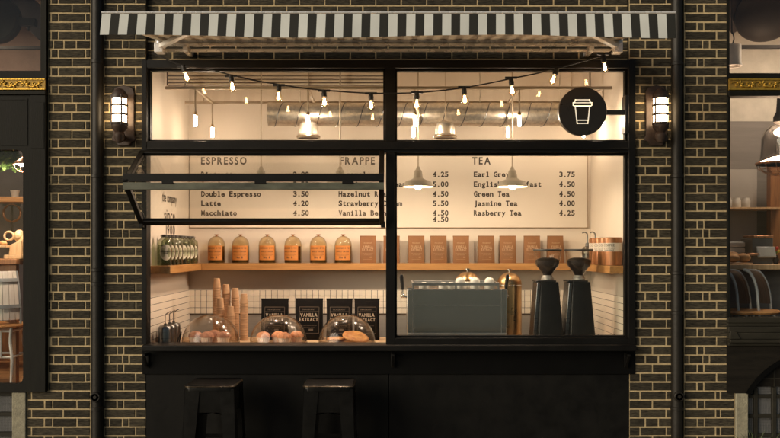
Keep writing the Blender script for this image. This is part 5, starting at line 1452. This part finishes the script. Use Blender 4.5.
for i in range(n - 1): fs += [(i, i + 1, n + i + 1, n + i), (n + i, n + i + 1, 3 * n + i + 1, 3 * n + i), (i, 2 * n + i, 2 * n + i + 1, i + 1)]
m.add(vs, fs); m.build('arch_moulding', 'apron', rs)  # shares the near-black coloured as the sill's shadow
tag(MB().box(X(735.3), X(747.6), -.015, .3, 0, Z(393.2)).build('stone_jamb', 'stone', bevel=.006), 'pale stone jamb at the foot of the right brick pier', 'stone post')
zg = Z(388.2)
wired('basement_window', 'wired basement window with dark bars under the arch, right of the stone jamb', X(747.8), X(884), .02, zg, [(X(756.2 + 18.7 * q), X(760.2 + 18.7 * q)) for q in range(7)], [(Z(399.4), Z(395.4)), (Z(419.2), Z(415.4)), (Z(438.5), Z(435))])
MB().box(X(747.8), X(884), .088, .12, .02, zg).build('basement_boarding', 'front_brown'); tag(bpy.data.objects['basement_boarding'], 'dark boarding behind the arched basement window', 'boarding')
m = MB(); m.box(X(741), X(891), .052, .10, zg + .003, Z(345.6)); o = m.build('tympanum_boards', 'front_brown', rs)
m = MB()
for px in (758, 777, 795, 814): m.box(X(px) - .004, X(px) + .004, .045, .0515, zg + .004, Z(352))
m.box(X(748), X(884), .044, .051, Z(380), Z(378.8)); m.build('tympanum_battens', 'front_mould', rs)
tag(MB().box(X(884.3), X(897), -.015, .3, 0, Z(393.2)).build('stone_jamb', 'stone', bevel=.006), 'pale stone jamb at the far side of the basement arch', 'stone post')
tag(MB().box(X(897.3), XR, -.01, .3, 0, Z(393.2)).build('plinth_wall', 'brick', bevel=.006), 'dark plinth at the foot of the right shopfront', 'wall')
# ---------------------------------------------------------------- right room
room(2.78, XR, zfl, 4.25, 2.3, 'plaster_grey', 'dark_wall', Z(121.5, 2.3), 'herring', None)
tag(MB().box(2.98, X(754, 2.2), 2.12, 2.26, Z(262, 2.2), Z(170, 2.2)).build('grey_cupboard', 'grey_cupboard', bevel=.004), 'pale grey cupboard front behind the right lower window', 'cupboard')
tag(MB().box(X(754.4, 2.2), X(775, 2.2), 2.16, 2.27, Z(262, 2.2), Z(170, 2.2)).build('dark_cupboard', 'dark_wall', bevel=.004), 'dark grey cupboard front beside the brown post, right window', 'cupboard')
tag(MB().box(X(769, 1.9), X(812, 1.9), 1.86, 1.96, zfl, Z(165, 1.9)).build('brown_post', 'brown_wood', bevel=.006), 'brown wooden post behind the cage lamp in the right window', 'post')
# upper lamps
y = .95; c = Vector((X(768, y), y, Z(13, y)))
t = thing('drum_lamp', 'large dark dome lamp behind the right upper window', 'pendant lamp', tuple(c))
m = MB(); q_ = Matrix.Rotation(R(-28), 3, 'Y')
m.sphere(c, L(34, y), .22, L(27, y), n=40, m=20, rot=q_); m.build('shade', 'dark_lamp', t)
m = MB(); m.beam((X(722, 1.1), 1.1, Z(14, 1.1)), (X(762, 1.1), 1.1, Z(-14, 1.1)), .44, .16, up=(0, 1, 0)); m.build('arm', 'brace_brown', t, bevel=.01)
y = .62; sp_ = thing('spot_lamp', 'pale cylinder spot lamp behind the right upper window', 'spot lamp', (X(732, y), y, Z(56, y)))
x_ = X(731.8, y); m = MB(); m.lathe([(.002, Z(45.6, y)), (L(9, y), Z(45.4, y)), (L(9, y), Z(63, y)), (L(9.8, y), Z(65.2, y)), (L(9.8, y), Z(66.4, y)), (L(7.6, y), Z(66.4, y)), (L(7.4, y), Z(64, y)), (.002, Z(63, y))], (x_, y, 0), 32); m.build('cylinder', 'pot_white', sp_)
m = MB(); m.tube(smooth([Vector((x_, y, Z(45.5, y))), Vector((x_ + .02, y, Z(39, y))), Vector((x_ + .01, y, Z(33, y))), Vector((x_, y, Z(28, y))), Vector((x_, y, 4.25))]), .006, 8); m.build('cable', 'dark_lamp', sp_)
tag(MB().box(2.9, XR - .1, 1.28, 1.32, Z(48.6, 1.3), Z(45.4, 1.3)).build('hanging_rail', 'dark_lamp'), 'thin dark horizontal rail behind the right upper window', 'rail')
# glass dome pendant with a copper cage
y = .5; xq = X(782.5, y); z = lambda py: Z(py, y)
cg = thing('cage_lamp', 'smoked glass pendant with a glowing copper wire guard, right window', 'pendant lamp', (xq, y, z(165)))
m = MB(); m.lathe([(.002, z(98)), (L(5, y), z(98)), (L(6, y), z(112)), (L(8.6, y), z(117)), (L(8.6, y), z(122)), (L(6, y), z(124)), (.002, z(124))], (xq, y, 0), 28); m.cyl((xq, y, z(98)), (xq, y, 4.25), .012, n=10); m.build('neck', 'dark_lamp', cg)
m = MB(); m.shell([(L(6, y), z(123)), (L(12, y), z(126)), (L(17, y), z(131)), (L(19.4, y), z(138)), (L(20, y), z(150)), (L(21, y), z(160)), (L(24.6, y), z(163.6))], (xq, y, 0), 40); m.build('glass_dome', 'smoke_glass', cg)
m = MB(); m.lathe([(L(24.2, y), z(164.6)), (L(25.4, y), z(163.4)), (L(25, y), z(162.4)), (L(23.6, y), z(163)), (L(24.2, y), z(164.6))], (xq, y, 0), 40)
for q in range(14):
    a = 2 * PI * q / 14; m.tube([Vector((xq + math.cos(a) * L(r_, y), y + math.sin(a) * L(r_, y), z(p_))) for r_, p_ in ((24.6, 164), (22, 168.6), (16, 172.6), (8, 175), (0, 175.6))], .0032, 5)
for r_, p_ in ((21.4, 169.2), (13, 173.8)): m.tube([Vector((xq + math.cos(a) * L(r_, y), y + math.sin(a) * L(r_, y), z(p_))) for a in [2 * PI * q / 32 for q in range(33)]], .0028, 5)
m.build('wire_guard', 'copper_lamp', cg)
m = MB(); m.lathe([(.002, z(163.2)), (L(20, y), z(163)), (L(20.6, y), z(161.4)), (L(9, y), z(157)), (.002, z(156.4))], (xq, y, 0), 32); m.build('reflector', 'cage_glow', cg)
# shelf with jars
y = 1.9; tag(MB().box(2.98, X(776, y), y - .12, y + .25, Z(209.6, y - .12), Z(207.2, y - .12)).build('thin_shelf', 'light_wood', bevel=.003), 'thin pale wood shelf behind the right lower window', 'shelf')
zsf = Z(207.2, 1.78) + .001
for px, lb in ((736.4, 'left of the two pale jars on the thin shelf in the right window'), (745.8, 'right of the two pale jars on the thin shelf in the right window'), (727.6, 'pale jar half hidden by the frame on the thin shelf in the right window')):
    m = MB(); m.lathe([(.002, 0), (.040, 0), (.044, .01), (.044, .078), (.034, .092), (.034, .104), (.002, .106)], (X(px, y), y, zsf), 20); tag(m.build('pale_jar', 'pot_white'), lb, 'jar', 'pale jars on the thin shelf')
# bar counter, register, bread, flowers, chairs
y = .80; zct = Z(264.6, y - .22)
bc = thing('wooden_bar', 'pale wood bar top behind the right lower window', 'bar', (3.4, y, zfl))
MB().box(2.95, XR - .1, y - .22, y + .35, zct - .045, zct).build('bar_top', 'light_wood', bc, bevel=.004)
MB().box(2.98, XR - .12, y + .10, y + .3, zfl, zct - .047).build('bar_front', 'dark_wall', bc)
rg = thing('cash_register', 'grey cash register with a tilted screen on the wooden bar', 'cash register', (X(760, .9), .9, zct + .001)); y = .85
zq = lambda py: Z(py, y)
m = MB(); m.box(X(751.4, y), X(772.4, y), y - .02, y + .24, zct + .002, zq(238)); m.build('cabinet', 'register_grey', rg, bevel=.006)
m = MB(); m.box(X(752.4, y), X(772, y), y - .03, y + .22, zq(237.6), zq(235.6)); m.build('lid', 'copper_lamp', rg, bevel=.003)
m = MB(); m.beam((X(762.4, y), y - .10, zq(257.4)), (X(762.4, y), y - .06, zq(247)), L(18, y), .02, up=(0, 1, .2)); sc_ = m.build('screen_case', 'hoop', rg, bevel=.004)
m = MB(); m.beam((X(762.4, y), y - .113, zq(256.4)), (X(762.4, y), y - .073, zq(248.2)), L(15.6, y), .006, up=(0, 1, .2)); m.build('screen', 'screen_grey', sc_)
m = MB(); m.box(X(744, y), X(755, y), y - .10, y - .07, zq(255.2), zq(253)); m.build('card_slot', 'copper_lamp', rg, bevel=.002)
bx_ = thing('bread_board', 'bread loaves on a pale board beside the cash register', 'board', (X(738, .72), .72, zct + .001)); y = .72
m = MB(); m.box(X(727.4, y), X(748, y), y - .10, y + .10, zct + .001, zct + .016); m.build('board', 'light_wood', bx_, bevel=.003)
for px, dz, a, lb in ((734, .05, .3, 'round loaf at the back of the pale board by the cash register'), (741.6, .043, -.4, 'small round loaf at the right of the pale board by the cash register'), (731.5, .04, .1, 'loaf at the left of the pale board, against the window frame')):
    m = MB(); m.sphere((X(px, y), y + (.02 if dz > .045 else -.04), zct + .017 + dz), .062, .05, dz, n=20, m=10, rot=Matrix.Rotation(a, 3, 'Z')); tag(m.build('loaf', 'bread'), lb, 'bread')
t = thing('white_box', 'pale slatted box on the wooden bar behind the loaves', 'box', (X(737, 1.0), 1.0, zct + .001)); y = 1.0
m = MB()
for q in range(4): m.box(X(726, y), X(749.6, y), y - .01, y + .01, zct + .003 + q * .052, zct + .045 + q * .052)
m.build('slats', 'pot_white', t, bevel=.003)
m = MB(); m.box(X(726, y), X(750, y), y + .012, y + .14, zct + .002, zct + .21); m.build('body', 'hoop', t, bevel=.003)
fl = thing('flower_vase', 'tiny vase of red and yellow flowers beside the cash register', 'flowers', (X(776, .8), .8, zct + .001)); y = .8
m = MB(); m.lathe([(.002, 0), (.02, 0), (.028, .04), (.014, .075), (.017, .085), (.002, .07)], (X(776, y), y, zct + .001), 16); m.build('vase', 'dark_lamp', fl)
for i, (dx, dz, mt) in enumerate(((-.02, .125, 'flower_red'), (.008, .15, 'flower_red'), (-.006, .11, 'leaf'), (.022, .12, 'flower_yellow'), (-.028, .15, 'flower_yellow'))):
    m = MB(); m.sphere((X(776, y) + dx, y - .01, zct + dz), .016, .014, .014, n=10, m=6); m.tube([Vector((X(776, y), y, zct + .07)), Vector((X(776, y) + dx, y - .01, zct + dz))], .002, 5); m.build('bloom', mt, fl)
def bent_chair(dx, label):
    """curved slatted backrest that leans out over the street side, between two bent metal rails"""
    ya_, yb_ = .30, .52
    lp = smooth([Vector((X(a + dx, ya_), ya_, Z(b, ya_))) for a, b in ((744, 269.6), (749.6, 272.4), (754.6, 281), (757.4, 293), (758.4, 306), (761, 322), (766, 336))])
    rp = smooth([Vector((X(a + dx, yb_), yb_, Z(b, yb_))) for a, b in ((755, 270.4), (760.6, 273), (766.4, 282), (769.6, 294), (771, 307), (773, 322), (777, 335))])
    t = thing('bentwood_chair', label, 'chair', (X(762 + dx, .4), .4, zfl), 'bentwood chairs under the wooden bar')
    n = min(len(lp), len(rp)); m = MB()
    top = int(n * .66)
    ns = 7
    for s_ in range(ns):
        u0, u1 = (s_ + .08) / ns, (s_ + .92) / ns
        vs = []; fs = []
        for i in range(1, top):
            bow = Vector((-.03, -.035, 0))
            for u in (u0, u1):
                p = lp[i].lerp(rp[i], u) + bow * math.sin(PI * u); vs += [p, p + Vector((.010, .006, 0))]
        for i in range(top - 2):
            a = i * 4; b = a + 4
            fs += [(a, a + 2, b + 2, b), (a + 1, b + 1, b + 3, a + 3), (a, b, b + 1, a + 1), (a + 2, a + 3, b + 3, b + 2)]
        m.add(vs, fs)
    m.build('backrest', 'chair_wood', t, sharp=60)
    for pp in (lp, rp):
        m = MB(); m.tube(pp, .0125, 8); m.build('side_rail', 'hoop', t)
    m = MB(); m.tube([lp[0].lerp(rp[0], u) + Vector((-.03, -.035, 0)) * math.sin(PI * u) for u in (0, .25, .5, .75, 1)], .011, 8); m.build('top_rail', 'hoop', t)
    zs_ = Z(309.6, .42); c = Vector((X(752 + dx, .42) + .02, .42, 0))
    m = MB(); m.lathe([(.002, zs_ - .03), (.20, zs_ - .03), (.215, zs_ - .015), (.205, zs_), (.002, zs_ + .003)], (c.x, c.y, 0), 32); m.build('seat', 'amber_wood', t)
    for a in (45, 135, 225, 315):
        q = R(a); m = MB(); m.cyl((c.x + .17 * math.cos(q), c.y + .17 * math.sin(q), zs_ - .03), (c.x + .22 * math.cos(q), c.y + .22 * math.sin(q), zfl), .013, .011, n=10); m.build('leg', 'hoop', t)
    return t
bent_chair(0, 'dark slatted chair with bent metal rails, nearer the right edge of the photo')
bent_chair(-20.5, 'dark slatted chair half hidden by the frame of the right window')

# ================================================================= weeds at the foot of the walls
def tuft(px, h, n, label, sprd=.09, y=-.10):
    x = X(px, y); m = MB()
    for i in range(n):
        b = Vector((x + rnd.gauss(0, sprd * .4), y + rnd.uniform(-.05, .05), 0)); hh = h * rnd.uniform(.55, 1.0); d_ = Vector((rnd.uniform(-.5, .5), rnd.uniform(-.35, .15), 1)).normalized()
        sd = Vector((1, rnd.uniform(-.6, .6), 0)).normalized() * rnd.uniform(.004, .008); pts_ = []
        for q in range(6):
            t_ = q / 5; pts_.append(b + d_ * hh * t_ + Vector((d_.x, d_.y, -.35)) * (.30 * hh * t_ ** 2.4))
        vs = []; fs = []
        for q, p in enumerate(pts_): w_ = (1 - (q / 5) ** 1.5) + .02; vs += [p - sd * w_, p + sd * w_]
        for q in range(5): fs.append((2 * q, 2 * q + 1, 2 * q + 3, 2 * q + 2))
        m.add(vs, fs)
    tag(m.build('grass_tuft', 'grass_blade', flat=True), label, 'grass tuft', 'grass tufts at the wall foot')
tuft(755, .42, 30, 'tall green grass tuft in front of the arched basement window', .05)
tuft(732, .27, 24, 'low green grass tuft at the foot of the right stone jamb', .14)
tuft(700, .26, 18, 'small sparse grass tuft at the foot of the far right brick pier', .08)
tuft(34, .27, 20, 'low green grass tuft at the foot of the far left brick pier', .10)

# ceiling lamps that light the two neighbouring rooms
def ceiling_lamp(x, y, label):
    t = thing('ceiling_lamp', label, 'ceiling lamp', (x, y, 4.25), 'ceiling lamps of the neighbouring rooms')
    MB().lathe([(.002, -.001), (.27, -.002), (.28, -.03), (.26, -.05), (.002, -.05)], (x, y, 4.25), 36).build('housing', 'pot_white', t)
    MB().lathe([(.002, -.051), (.25, -.051), (.24, -.058), (.002, -.062)], (x, y, 4.25), 36).build('diffuser', 'ceiling_glow', t)
    return t
c_ = ceiling_lamp(-4.35, 1.1, 'round ceiling lamp lighting the room left of the brick piers')
dup(c_, (4.35, 1.1, 4.25), 'round ceiling lamp lighting the room right of the brick piers')
# ================================================================= light, sky, camera
SUN_EL, SUN_AZ = R(14), R(233)     # low dusk sun, behind the camera to the left
SKY = .05; SUN = 3.0; EXPO = 0.0
w = bpy.data.worlds.new('World'); SC.world = w; w.use_nodes = True
nt = w.node_tree; nt.nodes.clear()
sky = nt.nodes.new('ShaderNodeTexSky'); sky.sky_type = 'NISHITA'; sky.sun_disc = False
sky.sun_elevation = SUN_EL; sky.sun_rotation = SUN_AZ
bg = nt.nodes.new('ShaderNodeBackground'); bg.inputs['Strength'].default_value = SKY
wo = nt.nodes.new('ShaderNodeOutputWorld')
nt.links.new(sky.outputs[0], bg.inputs['Color']); nt.links.new(bg.outputs[0], wo.inputs['Surface'])
ld = bpy.data.lights.new('sun', 'SUN'); ld.energy = SUN; ld.angle = R(45); ld.color = (1.0, .86, .67)
so = bpy.data.objects.new('sun', ld); COL.objects.link(so)
sd = Vector((math.sin(SUN_AZ) * math.cos(SUN_EL), math.cos(SUN_AZ) * math.cos(SUN_EL), math.sin(SUN_EL)))
so.rotation_euler = sd.to_track_quat('Z', 'Y').to_euler(); so.location = sd * 30
cd = bpy.data.cameras.new('camera'); co = bpy.data.objects.new('camera', cd); COL.objects.link(co)
co.location = (0, -D, EZ); co.rotation_euler = (R(90), 0, 0)
cd.sensor_width = 36; cd.lens = 36 * D / 6.5; cd.shift_y = (HY - 219) / 780; cd.clip_start = .05; cd.clip_end = 500
SC.camera = co
SC.render.engine = 'CYCLES'
cy = SC.cycles
cy.max_bounces = 12; cy.transparent_max_bounces = 24; cy.diffuse_bounces = 5; cy.glossy_bounces = 4; cy.caustics_reflective = False; cy.caustics_refractive = False
cy.use_denoising = True; cy.sample_clamp_indirect = 6; cy.use_light_tree = True
try: cy.denoiser = 'OPENIMAGEDENOISE'
except Exception: pass
vs_ = SC.view_settings
vs_.view_transform = 'Standard'; vs_.look = 'None'; vs_.exposure = EXPO; vs_.gamma = 1; vs_.use_curve_mapping = False
